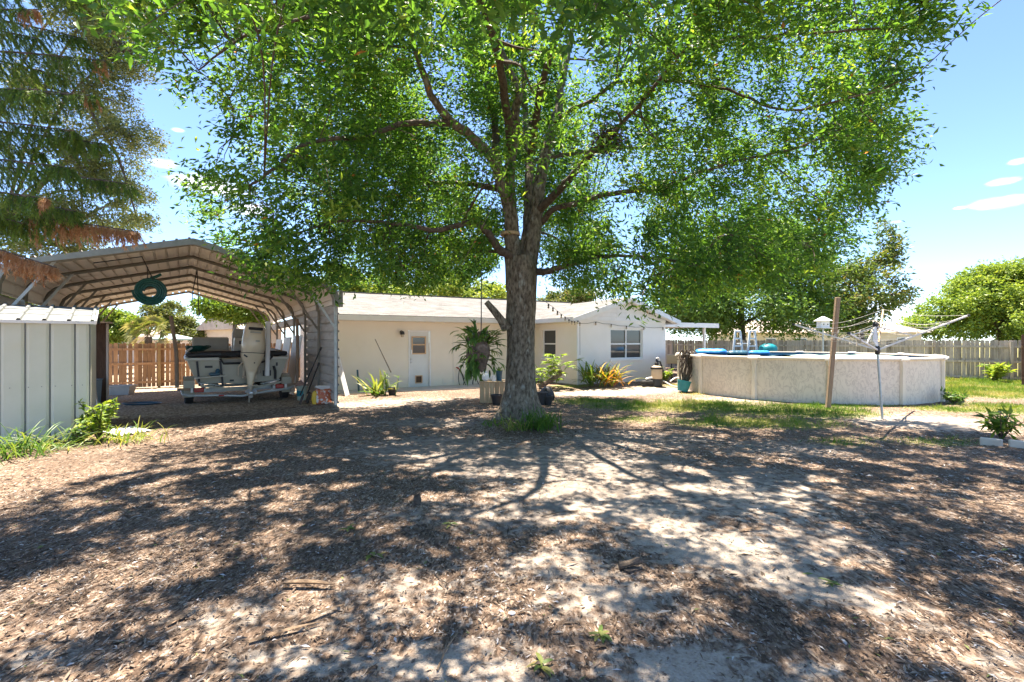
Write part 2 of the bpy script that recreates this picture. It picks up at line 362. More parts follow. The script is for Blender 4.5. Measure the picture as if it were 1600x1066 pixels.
def groundmat():
    m, nt, b = newmat('yard_soil'); L = nt.links.new
    tc = nd(nt, 'ShaderNodeTexCoord')
    def att(n):
        a = nd(nt, 'ShaderNodeAttribute', attribute_name=n); return a.outputs['Fac']
    def noise(s, d=6, dist=0, vec=None):
        n = nd(nt, 'ShaderNodeTexNoise'); n.inputs['Scale'].default_value = s; n.inputs['Detail'].default_value = d; n.inputs['Distortion'].default_value = dist
        L(vec or tc.outputs['Object'], n.inputs[0]); return n
    def mixc(f, a, c):
        x = nd(nt, 'ShaderNodeMix', data_type='RGBA'); L(f, x.inputs[0])
        for k, v in ((6, a), (7, c)):
            if isinstance(v, tuple): x.inputs[k].default_value = (*v, 1)
            else: L(v, x.inputs[k])
        return x.outputs[2]
    def sharpen(f, nz, amt, lo, hi):
        s = nd(nt, 'ShaderNodeMath', operation='SUBTRACT'); L(nz, s.inputs[0]); s.inputs[1].default_value = .5
        mu = nd(nt, 'ShaderNodeMath', operation='MULTIPLY_ADD'); L(s.outputs[0], mu.inputs[0]); mu.inputs[1].default_value = amt; L(f, mu.inputs[2])
        mr = nd(nt, 'ShaderNodeMapRange'); mr.interpolation_type = 'SMOOTHSTEP'; mr.inputs[1].default_value = lo; mr.inputs[2].default_value = hi; L(mu.outputs[0], mr.inputs[0]); return mr.outputs[0]
    # mulch: chips from two stretched voronoi layers
    warp = noise(3, 3)
    def chips(scale, ang, st):
        mp = nd(nt, 'ShaderNodeMapping'); mp.inputs['Rotation'].default_value = (0, 0, ang); mp.inputs['Scale'].default_value = st
        ad = nd(nt, 'ShaderNodeVectorMath', operation='MULTIPLY_ADD'); L(warp.outputs['Color'], ad.inputs[0]); ad.inputs[1].default_value = (.14, .14, 0); L(tc.outputs['Object'], ad.inputs[2])
        L(ad.outputs[0], mp.inputs[0])
        v = nd(nt, 'ShaderNodeTexVoronoi'); v.inputs['Scale'].default_value = scale; v.inputs['Randomness'].default_value = 1; L(mp.outputs[0], v.inputs[0]); return v
    v1 = chips(74, .5, (1, .42, .2)); v2 = chips(60, -.9, (1, .36, .2))
    sp = nd(nt, 'ShaderNodeSeparateColor'); L(v1.outputs['Color'], sp.inputs[0])
    sp2 = nd(nt, 'ShaderNodeSeparateColor'); L(v2.outputs['Color'], sp2.inputs[0])
    st = [(0, (.055, .035, .023)), (.2, (.12, .079, .053)), (.5, (.205, .138, .094)), (.8, (.315, .225, .16)), (.95, (.42, .33, .255)), (1, (.5, .45, .4))]
    r1 = ramp(nt, st); L(sp.outputs[0], r1.inputs[0]); r2 = ramp(nt, st); L(sp2.outputs[1], r2.inputs[0])
    pick = nd(nt, 'ShaderNodeMath', operation='GREATER_THAN'); L(sp2.outputs[0], pick.inputs[0]); pick.inputs[1].default_value = .5
    mulch = mixc(pick.outputs[0], r1.outputs[0], r2.outputs[0])
    big = noise(.9, 5); bigf = nd(nt, 'ShaderNodeMapRange'); bigf.inputs[1].default_value = .35; bigf.inputs[2].default_value = .7; bigf.inputs[3].default_value = .0; bigf.inputs[4].default_value = .7; L(big.outputs[0], bigf.inputs[0])
    mulch = mixc(bigf.outputs[0], mulch, (.105, .074, .053))
    fine = noise(70, 4); mid = noise(9, 7, .4)
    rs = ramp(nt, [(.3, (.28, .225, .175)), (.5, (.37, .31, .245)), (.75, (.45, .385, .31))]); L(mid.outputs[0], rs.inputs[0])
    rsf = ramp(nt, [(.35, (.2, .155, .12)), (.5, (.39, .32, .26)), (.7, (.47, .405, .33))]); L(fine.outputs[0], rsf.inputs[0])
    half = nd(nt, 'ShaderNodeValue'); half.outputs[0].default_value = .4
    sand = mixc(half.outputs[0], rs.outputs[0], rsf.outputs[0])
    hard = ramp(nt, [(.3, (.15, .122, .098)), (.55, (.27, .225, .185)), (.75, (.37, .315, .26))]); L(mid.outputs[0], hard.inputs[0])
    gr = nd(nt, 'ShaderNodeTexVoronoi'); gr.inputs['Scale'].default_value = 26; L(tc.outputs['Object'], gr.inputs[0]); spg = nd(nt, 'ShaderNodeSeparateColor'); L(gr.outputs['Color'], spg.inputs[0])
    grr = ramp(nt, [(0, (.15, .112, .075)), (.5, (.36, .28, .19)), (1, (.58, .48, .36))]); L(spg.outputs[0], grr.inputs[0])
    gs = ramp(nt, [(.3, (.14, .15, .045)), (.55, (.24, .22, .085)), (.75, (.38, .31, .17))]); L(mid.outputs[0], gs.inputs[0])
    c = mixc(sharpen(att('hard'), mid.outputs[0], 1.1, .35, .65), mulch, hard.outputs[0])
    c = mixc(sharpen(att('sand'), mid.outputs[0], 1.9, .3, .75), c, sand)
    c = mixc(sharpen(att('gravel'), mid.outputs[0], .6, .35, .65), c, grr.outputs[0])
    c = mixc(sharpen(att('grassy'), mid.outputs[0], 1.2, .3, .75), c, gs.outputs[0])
    L(c, b.inputs['Base Color']); b.inputs['Roughness'].default_value = .95; b.inputs['Specular IOR Level'].default_value = .15
    ad = nd(nt, 'ShaderNodeMath', operation='MULTIPLY_ADD'); L(sp.outputs[1], ad.inputs[0]); ad.inputs[1].default_value = .6; L(fine.outputs[0], ad.inputs[2])
    bp = nd(nt, 'ShaderNodeBump'); bp.inputs['Strength'].default_value = .7; bp.inputs['Distance'].default_value = .018; L(ad.outputs[0], bp.inputs['Height']); L(bp.outputs[0], b.inputs['Normal'])
    return m
M['ground'] = groundmat()

# ------------------------------------------------------------------ light, sky, camera
EL = math.radians(74); AZ = Vector((-.34, .94, 0)).normalized()
SUN = Vector((AZ.x*math.cos(EL), AZ.y*math.cos(EL), math.sin(EL)))
def sky():
    w = bpy.data.worlds.new("World"); S.world = w; w.use_nodes = True; nt = w.node_tree; L = nt.links.new
    bg = nt.nodes['Background']; bg.inputs[1].default_value = .1
    sk = nd(nt, 'ShaderNodeTexSky', sky_type='NISHITA'); sk.sun_disc = False; sk.sun_elevation = EL
    sk.sun_rotation = math.atan2(AZ.x, AZ.y); sk.air_density = .6; sk.dust_density = .05; sk.ozone_density = 3.0; sk.altitude = 300
    tc = nd(nt, 'ShaderNodeTexCoord'); dirv = tc.outputs['Generated']
    mp = nd(nt, 'ShaderNodeMapping'); mp.inputs['Scale'].default_value = (1, 1, 3.2); L(dirv, mp.inputs[0])
    nz = nd(nt, 'ShaderNodeTexNoise'); nz.inputs['Scale'].default_value = 11; nz.inputs['Detail'].default_value = 9; nz.inputs['Roughness'].default_value = .58; L(mp.outputs[0], nz.inputs[0])
    tot = None
    for px, py, sx, sz in ((1572, 314, .05, .012), (1568, 284, .032, .009), (1590, 252, .02, .007), (250, 254, .05, .014), (325, 287, .085, .024), (900, 470, .1, .05), (400, 330, .06, .02), (1500, 325, .012, .003), (1400, 347, .014, .004), (278, 203, .018, .006), (420, 560, .3, .04), (1380, 480, .07, .03)):
        c = Vector(((px-800)/F, 1, (533-py)/F)).normalized()
        sb = nd(nt, 'ShaderNodeVectorMath', operation='SUBTRACT'); L(dirv, sb.inputs[0]); sb.inputs[1].default_value = c
        ml = nd(nt, 'ShaderNodeVectorMath', operation='MULTIPLY'); L(sb.outputs[0], ml.inputs[0]); ml.inputs[1].default_value = (1/sx, 1/sx, 1/sz)
        ln = nd(nt, 'ShaderNodeVectorMath', operation='LENGTH'); L(ml.outputs[0], ln.inputs[0])
        mr = nd(nt, 'ShaderNodeMapRange'); mr.interpolation_type = 'SMOOTHSTEP'; mr.inputs[1].default_value = 1.5; mr.inputs[2].default_value = 0; L(ln.outputs['Value'], mr.inputs[0])
        if tot is None: tot = mr.outputs[0]
        else:
            mx = nd(nt, 'ShaderNodeMath', operation='MAXIMUM'); L(tot, mx.inputs[0]); L(mr.outputs[0], mx.inputs[1]); tot = mx.outputs[0]
    ad = nd(nt, 'ShaderNodeMath', operation='MULTIPLY_ADD'); L(nz.outputs[0], ad.inputs[0]); ad.inputs[1].default_value = 1.5; sb = nd(nt, 'ShaderNodeMath', operation='SUBTRACT'); L(tot, sb.inputs[0]); sb.inputs[1].default_value = 1.0; L(sb.outputs[0], ad.inputs[2])
    cf = nd(nt, 'ShaderNodeMapRange'); cf.interpolation_type = 'SMOOTHSTEP'; cf.inputs[1].default_value = .28; cf.inputs[2].default_value = .78; cf.inputs[4].default_value = .85; L(ad.outputs[0], cf.inputs[0])
    mx = nd(nt, 'ShaderNodeMix', data_type='RGBA'); L(cf.outputs[0], mx.inputs[0]); L(sk.outputs[0], mx.inputs[6]); mx.inputs[7].default_value = (5, 5, 5.1, 1)
    L(mx.outputs[2], bg.inputs[0])
sky()
sl = bpy.data.lights.new('sun', 'SUN'); sl.energy = 4.9; sl.angle = math.radians(.53); sl.color = (1, .9, .77)
so = bpy.data.objects.new('sun', sl); COL.objects.link(so); so.rotation_euler = (-SUN).to_track_quat('-Z', 'Y').to_euler()
cam = bpy.data.cameras.new('camera'); co = bpy.data.objects.new('camera', cam); COL.objects.link(co); S.camera = co
cam.sensor_width = 36; cam.lens = F/1600*36; cam.clip_end = 2000; cam.clip_start = .05
co.location = (0, 0, CH); co.rotation_euler = (math.pi/2, 0, 0)
S.view_settings.view_transform = 'Standard'; S.view_settings.look = 'None'; S.view_settings.exposure = 2.15; S.view_settings.gamma = 1
S.cycles.max_bounces = 7; S.cycles.diffuse_bounces = 4; S.cycles.transmission_bounces = 5; S.cycles.transparent_max_bounces = 6

# ------------------------------------------------------------------ ground
def blob(X, Y, c, rx, ry, rot=0):
    dx = X-c[0]; dy = Y-c[1]; a = math.cos(rot); s = math.sin(rot)
    u = (dx*a+dy*s)/rx; v = (-dx*s+dy*a)/ry
    return np.exp(-(u*u+v*v))
def masks(X, Y):
    def B(px, py, rx, ry, rot=0):
        q = GP(px, py); return blob(X, Y, q, rx, ry, rot)
    n = fbm(X*.8, Y*.8, 4, 7); n2 = fbm(X*2.3, Y*2.3, 3, 9)
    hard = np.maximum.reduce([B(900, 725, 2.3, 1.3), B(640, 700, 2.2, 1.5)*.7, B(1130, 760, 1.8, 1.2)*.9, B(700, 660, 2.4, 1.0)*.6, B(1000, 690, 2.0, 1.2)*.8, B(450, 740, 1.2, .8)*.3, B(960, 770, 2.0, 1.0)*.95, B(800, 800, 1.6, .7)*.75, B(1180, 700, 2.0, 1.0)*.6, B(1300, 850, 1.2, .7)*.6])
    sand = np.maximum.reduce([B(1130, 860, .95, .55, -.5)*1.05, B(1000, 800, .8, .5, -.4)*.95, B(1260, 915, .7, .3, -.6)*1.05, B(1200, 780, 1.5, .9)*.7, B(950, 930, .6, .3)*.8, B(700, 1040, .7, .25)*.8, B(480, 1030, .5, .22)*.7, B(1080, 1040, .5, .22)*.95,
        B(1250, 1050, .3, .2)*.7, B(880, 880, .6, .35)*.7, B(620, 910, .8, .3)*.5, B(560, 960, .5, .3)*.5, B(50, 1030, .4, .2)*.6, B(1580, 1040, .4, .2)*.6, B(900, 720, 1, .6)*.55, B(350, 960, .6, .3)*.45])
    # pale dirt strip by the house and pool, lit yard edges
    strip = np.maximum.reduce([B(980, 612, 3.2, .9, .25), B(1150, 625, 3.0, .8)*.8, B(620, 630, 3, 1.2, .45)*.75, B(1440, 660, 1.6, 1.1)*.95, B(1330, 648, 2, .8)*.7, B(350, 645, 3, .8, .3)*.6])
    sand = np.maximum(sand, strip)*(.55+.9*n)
    hard = hard*(.5+1.0*n)
    t = (X+7.12)*-.566+(Y-10.72)*.824; lat = (X+7.12)*.824+(Y-10.72)*.566
    gravel = sst(.2, 1.0, t)*(1-sst(2.7, 3.3, lat))*sst(-4.2, -3.4, lat)
    grass = np.maximum.reduce([B(1060, 634, 2.6, 1.3, .1), B(1240, 642, 2.4, 1.2), B(1180, 660, 2.2, 1.0)*.8, B(930, 628, 1.5, .9)*.75, B(1000, 655, 1.6, .8)*.55, B(1440, 690, 1.5, .6)*.55, B(1320, 690, 1.2, .7)*.5,
        B(1480, 640, 1.3, .6)*.85, B(1560, 612, 3.5, 2.2)*1.1, B(1600, 640, 1.5, 1.5)*.8, B(1300, 635, 2.5, .5)*.7, B(1120, 615, 2.5, .7)*.55, B(1050, 603, 1.5, .8)*.5, B(890, 603, 1.0, .6)*.8])
    far = sst(15, 19, Y)*sst(9, 13, X); grass = np.maximum(grass, far)
    grass = grass*(.35+1.25*n2*.6+1.25*n*.4)
    return hard, sand, gravel, grass
def ground():
    def ax(lo, hi, st, a, b):
        mid = np.arange(lo, hi+1e-6, st); k = np.geomspace(st*2, 1, 20)
        up = hi+np.cumsum(np.geomspace(st*1.5, 90, 26)); dn = lo-np.cumsum(np.geomspace(st*1.5, 90, 26))
        return np.concatenate([dn[::-1], mid, up])
    xs = ax(-13, 15, .075, 0, 0); ys = ax(.8, 20, .06, 0, 0)
    X, Y = np.meshgrid(xs, ys); Z = gz(X, Y, True)
    hard, sand, gravel, grass = masks(X, Y)
    V = np.stack([X, Y, Z], -1).reshape(-1, 3); ny, nx = X.shape
    i = (np.arange(ny-1)[:, None]*nx+np.arange(nx-1)[None, :]).ravel()
    Q = np.stack([i, i+1, i+nx+1, i+nx], 1)
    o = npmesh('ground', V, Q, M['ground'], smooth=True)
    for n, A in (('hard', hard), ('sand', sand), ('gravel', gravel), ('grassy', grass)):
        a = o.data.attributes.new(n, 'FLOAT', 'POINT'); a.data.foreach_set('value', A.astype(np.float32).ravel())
    tag(o, kind='structure')
ground()
def litter():
    pts = []
    for d0, d1, dens in ((2.0, 4, 3000), (4, 6, 1700), (6, 9, 600), (9, 13, 160)):
        w = 1.12*d1+.3; n = int(2*w*(d1-d0)*dens)
        x = N.uniform(-w, w, n); y = N.uniform(d0, d1, n); k = np.abs(x) < 1.12*y+.3
        pts.append(np.stack([x[k], y[k]], 1))
    p = np.concatenate(pts); h, s, gv, gr = masks(p[:, 0], p[:, 1])
    keep = N.random(len(p)) < np.clip(1.0-.9*np.clip(s*1.25, 0, 1)-.75*np.clip(h*1.2, 0, 1), .1, 1)*(.35+.9*fbm(p[:, 0]*1.7, p[:, 1]*1.7, 3, 4))
    keep &= ~((p[:, 0] < -7.2) & (p[:, 1] > 7))
    p = p[keep]; n = len(p)
    kind = N.random(n)
    L = np.where(kind < .7, N.uniform(.01, .034, n), np.where(kind < .985, N.uniform(.03, .065, n), N.uniform(.07, .13, n)))
    W = np.where(kind < .7, N.uniform(.003, .008, n), np.where(kind < .985, N.uniform(.007, .018, n), N.uniform(.004, .026, n)))
    C = np.stack([p[:, 0], p[:, 1], gz(p[:, 0], p[:, 1], True)+N.uniform(.002, .014, n)], 1)
    a = N.uniform(0, 2*math.pi, n); A = np.stack([np.cos(a), np.sin(a), N.normal(0, .18, n)], 1)
    Nn = np.stack([N.normal(0, .3, n), N.normal(0, .3, n), np.ones(n)], 1)
    tint = np.clip(N.beta(2.0, 2.2, n)+.0, 0, .96); u = N.random(n); gcl = sst(.5, .68, fbm(p[:, 0]*1.1, p[:, 1]*1.1, 3, 30))*sst(-1, 2.5, p[:, 0]); tint[u > .95-.2*gcl] = .97; tint[u > .99] = 1; big = (N.random(n) < .05*gcl); L = np.where(big, N.uniform(.05, .1, n), L); W = np.where(big, N.uniform(.016, .03, n), W)
    tint = np.clip(tint-.35*sst(.45, .75, fbm(p[:, 0]*.9, p[:, 1]*.9, 3, 31))*(tint < .95), 0, 1); V, Q = leafarr(C, A, Nn, L, W, fold=.25)
    o = npmesh('leaf_litter', V, Q, M['litter'], tint=np.repeat(tint, 2)); tag(o, kind='stuff')
litter()
def grass():
    n = 900000; D = N.uniform(7, 24, n); x = N.uniform(-1, 24, n)
    h, s, gv, gr = masks(x, D)
    k = (np.abs(x) < 1.1*D+.4) & (N.random(n) < np.clip((gr-.3)*1.5, 0, .55)*np.clip(14/D, .3, 1)**1.3) & (np.hypot(x-9.72, D-16.44) > 3.82)
    u = (x-2.36)*.876+(D-17.2)*.482; v = -(x-2.36)*.482+(D-17.2)*.876
    k &= ~((v > -.1) & (u < 4.5))
    x = x[k]; D = D[k]; gr = gr[k]; n = len(x)
    tf = sst(.62, .78, fbm(x*3.1, D*3.1, 2, 21)); hgt = N.uniform(.03, .09, n)*(.6+.8*np.clip(gr, 0, 1))*(1+1.3*tf); w = N.uniform(.004, .008, n)*np.clip(D/9, 1, 2.2)
    C = np.stack([x, D, gz(x, D, True)-.01], 1); A = np.stack([N.normal(0, .5, n), N.normal(0, .5, n), np.ones(n)], 1)
    V, Q = leafarr(C, A, N.normal(size=(n, 3)), hgt, w, .1, .3)
    dry = sst(.35, .75, fbm(x*.9, D*.9, 3, 12))*.55+sst(12, 16, D)*.25+N.normal(0, .12, n)
    o = npmesh('grass', V, Q, M['grass'], tint=np.repeat(np.clip(.06-.12*tf+dry*.95+.25*sst(.2, .7, N.random(n))*sst(8, 12, D), 0, 1), 2)); tag(o, kind='stuff')
grass()
# ------------------------------------------------------------------ house
HO = Vector((2.36, 17.2, 0))
MH = Matrix.Translation(HO) @ Matrix(((.876, -.482, 0, 0), (.482, .876, 0, 0), (0, 0, 1, 0), (0, 0, 0, 1)))
def H(x, y, z): return MH @ Vector((x, y, z))
def house():
    r = thing('house', 'low cream stucco house with white gable wing behind the big tree', 'house', HO)
    def wall(mb, p0, p1, z0, z1, ops, dep=.1):       # p0->p1 on the plan, outside on the right hand
        p0 = Vector((*p0, 0)); p1 = Vector((*p1, 0)); d = p1-p0; L = d.length; d /= L; nrm = Vector((d.y, -d.x, 0))
        us = sorted({0, L, *[o[0] for o in ops], *[o[1] for o in ops]}); zs = sorted({z0, z1, *[o[2] for o in ops], *[o[3] for o in ops]})
        pt = lambda u, z, k=0: p0+d*u-nrm*k+Vector((0, 0, z))
        for a, b in zip(us, us[1:]):
            for c, e in zip(zs, zs[1:]):
                if any(o[0] <= a and b <= o[1] and o[2] <= c and e <= o[3] for o in ops): continue
                mb.add([pt(a, c), pt(b, c), pt(b, e), pt(a, e)], [(0, 1, 2, 3)])
        for a, b, c, e in ops:
            mb.add([pt(a, c), pt(b, c), pt(b, e), pt(a, e), pt(a, c, dep), pt(b, c, dep), pt(b, e, dep), pt(a, e, dep)], [(0, 1, 5, 4), (1, 2, 6, 5), (2, 3, 7, 6), (3, 0, 4, 7)])
    MX0 = -8.15; YM = 3.03
    def at(px, y_line):                                # local x where the picture column meets the line y=y_line
        k = (px-800)/F; b = -y_line
        # X = 2.36+.876x-.482y ; D = 17.2+.482x+.876y ; X=kD
        y = y_line; return (k*(17.2+.876*y)-2.36+.482*y)/(.876-k*.482)
    dx0, dx1 = at(638, YM), at(673, YM)
    m = MB(MH); wall(m, (MX0, YM), (0, YM), -.3, 2.5, [(dx0-MX0, dx1-MX0, -.3, 2.08)], .09); wall(m, (MX0, 11.4), (MX0, YM), -.3, 2.5, [])
    m.add([(MX0, YM, 2.5), (MX0, 11.2, 2.5), (MX0, 7.0, 3.6)], [(0, 2, 1)])
    m.build('wall', M['stucco'], r)
    # wing walls
    wu = lambda px: ((px-800)/F*17.2-2.36)/(.876-(px-800)/F*.482)
    gx0, gx1 = wu(954), wu(1004)
    m = MB(MH); wall(m, (0, 0), (4.35, 0), -.3, 2.46, [(gx0, gx1, 1.02, 2.16)]); wall(m, (4.35, 0), (4.35, 9), -.3, 2.46, []); m.build('wing_wall', M['stucco_white'], r)
    # window on the wing's left wall: local y from column
    def wy(px):
        k = (px-800)/F; return (2.36-17.2*k)/(.482+.876*k)
    y0, y1 = wy(868), wy(847)
    m = MB(MH); wall(m, (0, YM), (0, 0), -.3, 2.46, [(YM-y1, YM-y0, 1.02, 2.16)]); m.build('wing_side_wall', M['stucco'], r)
    g2 = MB(MH); ap = 2.175
    g2.add([(-.02, .0, 2.46), (4.37, .0, 2.46), (ap, .0, 3.18)], [(0, 1, 2)]); 
    for i in range(5):
        z = 2.47+i*.15; h = (z-2.46)/.72; xa = -.02+(ap+.02)*h; xb = 4.37-(4.37-ap)*h
        if xb-xa > .4: g2.add([(xa, -.004, z+.13), (xb, -.004, z+.13), (xb, -.03, z), (xa, -.03, z), (xa, -.004, z), (xb, -.004, z)], [(3, 2, 1, 0), (2, 3, 4, 5)])
    gb = g2.build('gable', M['white_paint'], r)
    # roofs
    m = MB(MH); E = YM-.5; Rg = 7.03
    for sgn, ye in ((1, E), (-1, 2*Rg-E)):
        a = [(MX0-.35, ye, 2.5), (4.6, ye, 2.5), (4.6, Rg, 3.65), (MX0-.35, Rg, 3.65)]; b = [(x, y, z+.09) for x, y, z in a]
        m.add(a+b, [(4, 5, 6, 7) if sgn > 0 else (7, 6, 5, 4), (3, 2, 1, 0) if sgn > 0 else (0, 1, 2, 3), (0, 1, 5, 4), (1, 2, 6, 5), (3, 0, 4, 7)])
    rf = m.build('roof', M['shingle_main'], r)
    m = MB(MH); m.beam((MX0-.35, Rg, 3.75), (4.6, Rg, 3.75), .22, .03); m.build('ridge_cap', M['shingle_main'], rf)
    m = MB(MH)
    for sg in (-1, 1):
        xe = ap+sg*2.6
        a = [(xe, -.35, 2.42), (ap, -.35, 3.25), (ap, 6.2, 3.25), (xe, 6.2, 2.42)]; b = [(x, y, z+.09) for x, y, z in a]
        m.add(a+b, [(0, 1, 2, 3), (4, 5, 6, 7), (0, 1, 5, 4), (3, 0, 4, 7)])
    m.build('wing_roof', M['shingle_wing'], r)
    m = MB(MH); m.box(((MX0-.35)/2, E-.012, 2.48), (-MX0+.35, .024, .17)); m.box(((MX0-.35)/2-.2, (E+YM)/2, 2.4), (-MX0-.06, YM-E-.03, .02))
    m.beam((ap-2.61, -.36, 2.47), (ap-2.61, 2.5, 2.47), .024, .15)
    m.box((-.2, 1.3, 2.392), (.38, 2.5, .02))
    m.build('fascia', M['trim'], r)
    m = MB(MH)
    for sg in (-1, 1): m.beam((ap+sg*2.62, -.365, 2.425), (ap, -.365, 3.27), .03, .17, up=(0, 0, 1))
    m.beam((ap+2.61, -.36, 2.45), (ap+2.61, 6, 2.45), .024, .15)
    for sg in (-1, 1): 
        a = (ap+sg*2.58, -.34, 2.40); b = (ap, -.34, 3.225); c = (ap, -.02, 3.225); d = (ap+sg*2.58, -.02, 2.40); m.add([a, b, c, d], [(0, 1, 2, 3)])
    m.build('rake_board', M['white_paint'], r)
    # door
    dw = dx1-dx0; dc = (dx0+dx1)/2
    m = MB(MH); yd = YM+.05
    m.box((dc, yd+.02, 1.03), (dw-.1, .045, 2.02)); d = m.build('door', M['door_paint'], r)
    m = MB(MH)
    for x in (dx0+.025, dx1-.025): m.box((x, YM+.005, 1.02), (.05, .06, 2.1))
    m.box((dc, YM+.005, 2.055), (dw-.1, .06, .05)); m.build('door_frame', M['white_paint'], d)
    ww, wz0, wz1 = .5, 1.24, 1.85; wc = dc-.02
    m = MB(MH)
    for x in (wc-ww/2, wc+ww/2): m.box((x, yd-.012, (wz0+wz1)/2), (.045, .03, wz1-wz0+.045))
    for z in (wz0, wz1, (wz0+wz1)/2+.02): m.box((wc, yd-.014, z), (ww-.045, .03, .045))
    m.build('door_window_frame', M['tan_trim'], d)
    m = MB(MH); m.box((wc, yd-.004, (wz0+wz1)/2), (ww-.04, .01, wz1-wz0-.02)); m.build('door_window_pane', M['glass'], d)
    m = MB(MH)
    for x in (-.12, .12): m.box((dc-.02+x, yd-.014, .3), (.035, .03, .29))
    for z in (.17, .43): m.box((dc-.02, yd-.016, z), (.205, .03, .035))
    m.build('cat_flap_frame', M['tan_trim'], d)
    m = MB(MH); m.box((dc-.02, yd-.004, .3), (.21, .012, .23)); m.build('cat_flap', M['dark_wood'], d)
    for z in (.93, 1.05):
        m = MB(MH); m.lathe([(.0, 0), (.022, .0), (.022, .03), (.03, .04), (.028, .07), (0, .075)], (dx0+.12, yd-.0, z), 10, rot=Matrix.Rotation(math.pi/2, 3, 'X')); m.build('door_knob', M['steel'], d, True)
    m = MB(MH); m.box((dx0+.12, yd-.02, 1.3), (.06, .035, .16), bev=.01); m.build('keypad_lock', M['white_paint'], d)
    # windows
    def win(p, ex, nrm, w, h, halves, name='window'):
        p = Vector(p); ex = Vector(ex); nrm = Vector(nrm); z = Vector((0, 0, 1)); rt = Matrix((ex, -nrm, z)).transposed()
        def bx(mb, u, k, zz, d): mb.box(p+ex*u-nrm*k+z*zz, d, rt)
        gl = MB(MH); bx(gl, w/2, .095, h/2, (w, .01, h)); o = gl.build(name, M['glass'], r)
        f = MB(MH)
        for i in range(halves+1): bx(f, min(max(w*i/halves, .025), w-.025), .07, h/2, (.05, .04, h))
        for i in range(halves):
            a = w*i/halves
            for zz in (.025, h*.5, h-.025): bx(f, a+w/halves/2, .068, zz, (w/halves-.05, .034, .05))
        f.build('window_frame', M['white_paint'], o)
        s = MB(MH); bx(s, w/2, .03, -.035, (w+.06, .16, .06)); s.build('sill', M['white_paint'], o)
        b = MB(MH)
        for i in range(int(h*.5/.045)): bx(b, w/(2*halves)+(w/2 if halves > 1 else 0), .115, h-.05-i*.045, (w/halves-.06, .006, .04))
        b.build('blind', M['trim'] if halves > 1 else M['grey_wood'], o)
    win((gx0, 0, 1.02), (1, 0, 0), (0, -1, 0), gx1-gx0, 1.14, 2)
    win((0, y1, 1.02), (0, -1, 0), (-1, 0, 0), y1-y0, 1.14, 1)
    # wall lamp left of the door
    lx = at(627, YM)
    m = MB(MH); m.lathe([(.0, 0), (.06, 0), (.06, .02), (0, .025)], (lx, YM-.001, 2.02), 12, rot=Matrix.Rotation(math.pi/2, 3, 'X')); m.tube([(lx, YM-.02, 2.02), (lx, YM-.1, 2.06), (lx, YM-.13, 2.03)], .015, 6)
    m.lathe([(.02, .1), (.07, .07), (.085, -.02), (.08, -.03)], (lx, YM-.13, 1.96), 14); o = m.build('wall_lamp', M['black'], r, True)
    m = MB(MH); m.lathe([(.0, -.1), (.045, -.09), (.06, -.03), (.05, .02), (0, .03)], (lx, YM-.13, 1.93), 12); m.build('lamp_globe', M['bulb'], o, True)
    # conduit, downpipe
    m = MB(MH); cx = at(708, YM); m.tube([(cx, YM-.015, -.1), (cx, YM-.015, 1.8)], .012, 6); m.build('conduit', M['trim'], r); m = MB(MH); m.tube([(at(692, YM), YM-.02, .28), (at(692, YM), YM-.02, .12), (at(697, YM), YM-.02, .1)], .014, 6); m.build('wall_pipe', M['trim'], r)
    m = MB(MH); m.beam((-.03, -.03, -.1), (-.03, -.03, 2.4), .05, .05); m.build('corner_downpipe', M['white_paint'], r)
    # patio cover to the right of the gable
    m = MB(MH); m.box((6.33, 2.9, 2.4), (3.86, 4.6, .12)); m.box((6.33, .575, 2.39), (3.9, .05, .2)); pc = m.build('patio_roof', M['white_paint'], r)
    for y in (.8, 4.8): m = MB(MH); m.beam((7.6, y, 0), (7.6, y, 2.34), .09, .09); m.build('patio_post', M['white_paint'], pc)
    return at, YM
AT, YM = house()
# paving strip along the house
m = MB(MH); m.box((-3.6, YM-.62, g(-3.4, 17)-.02), (8.6, 1.2, .1)); tag(m.build('path', M['concrete'], loc=H(-3.6, YM-.6, 0)), kind='structure')

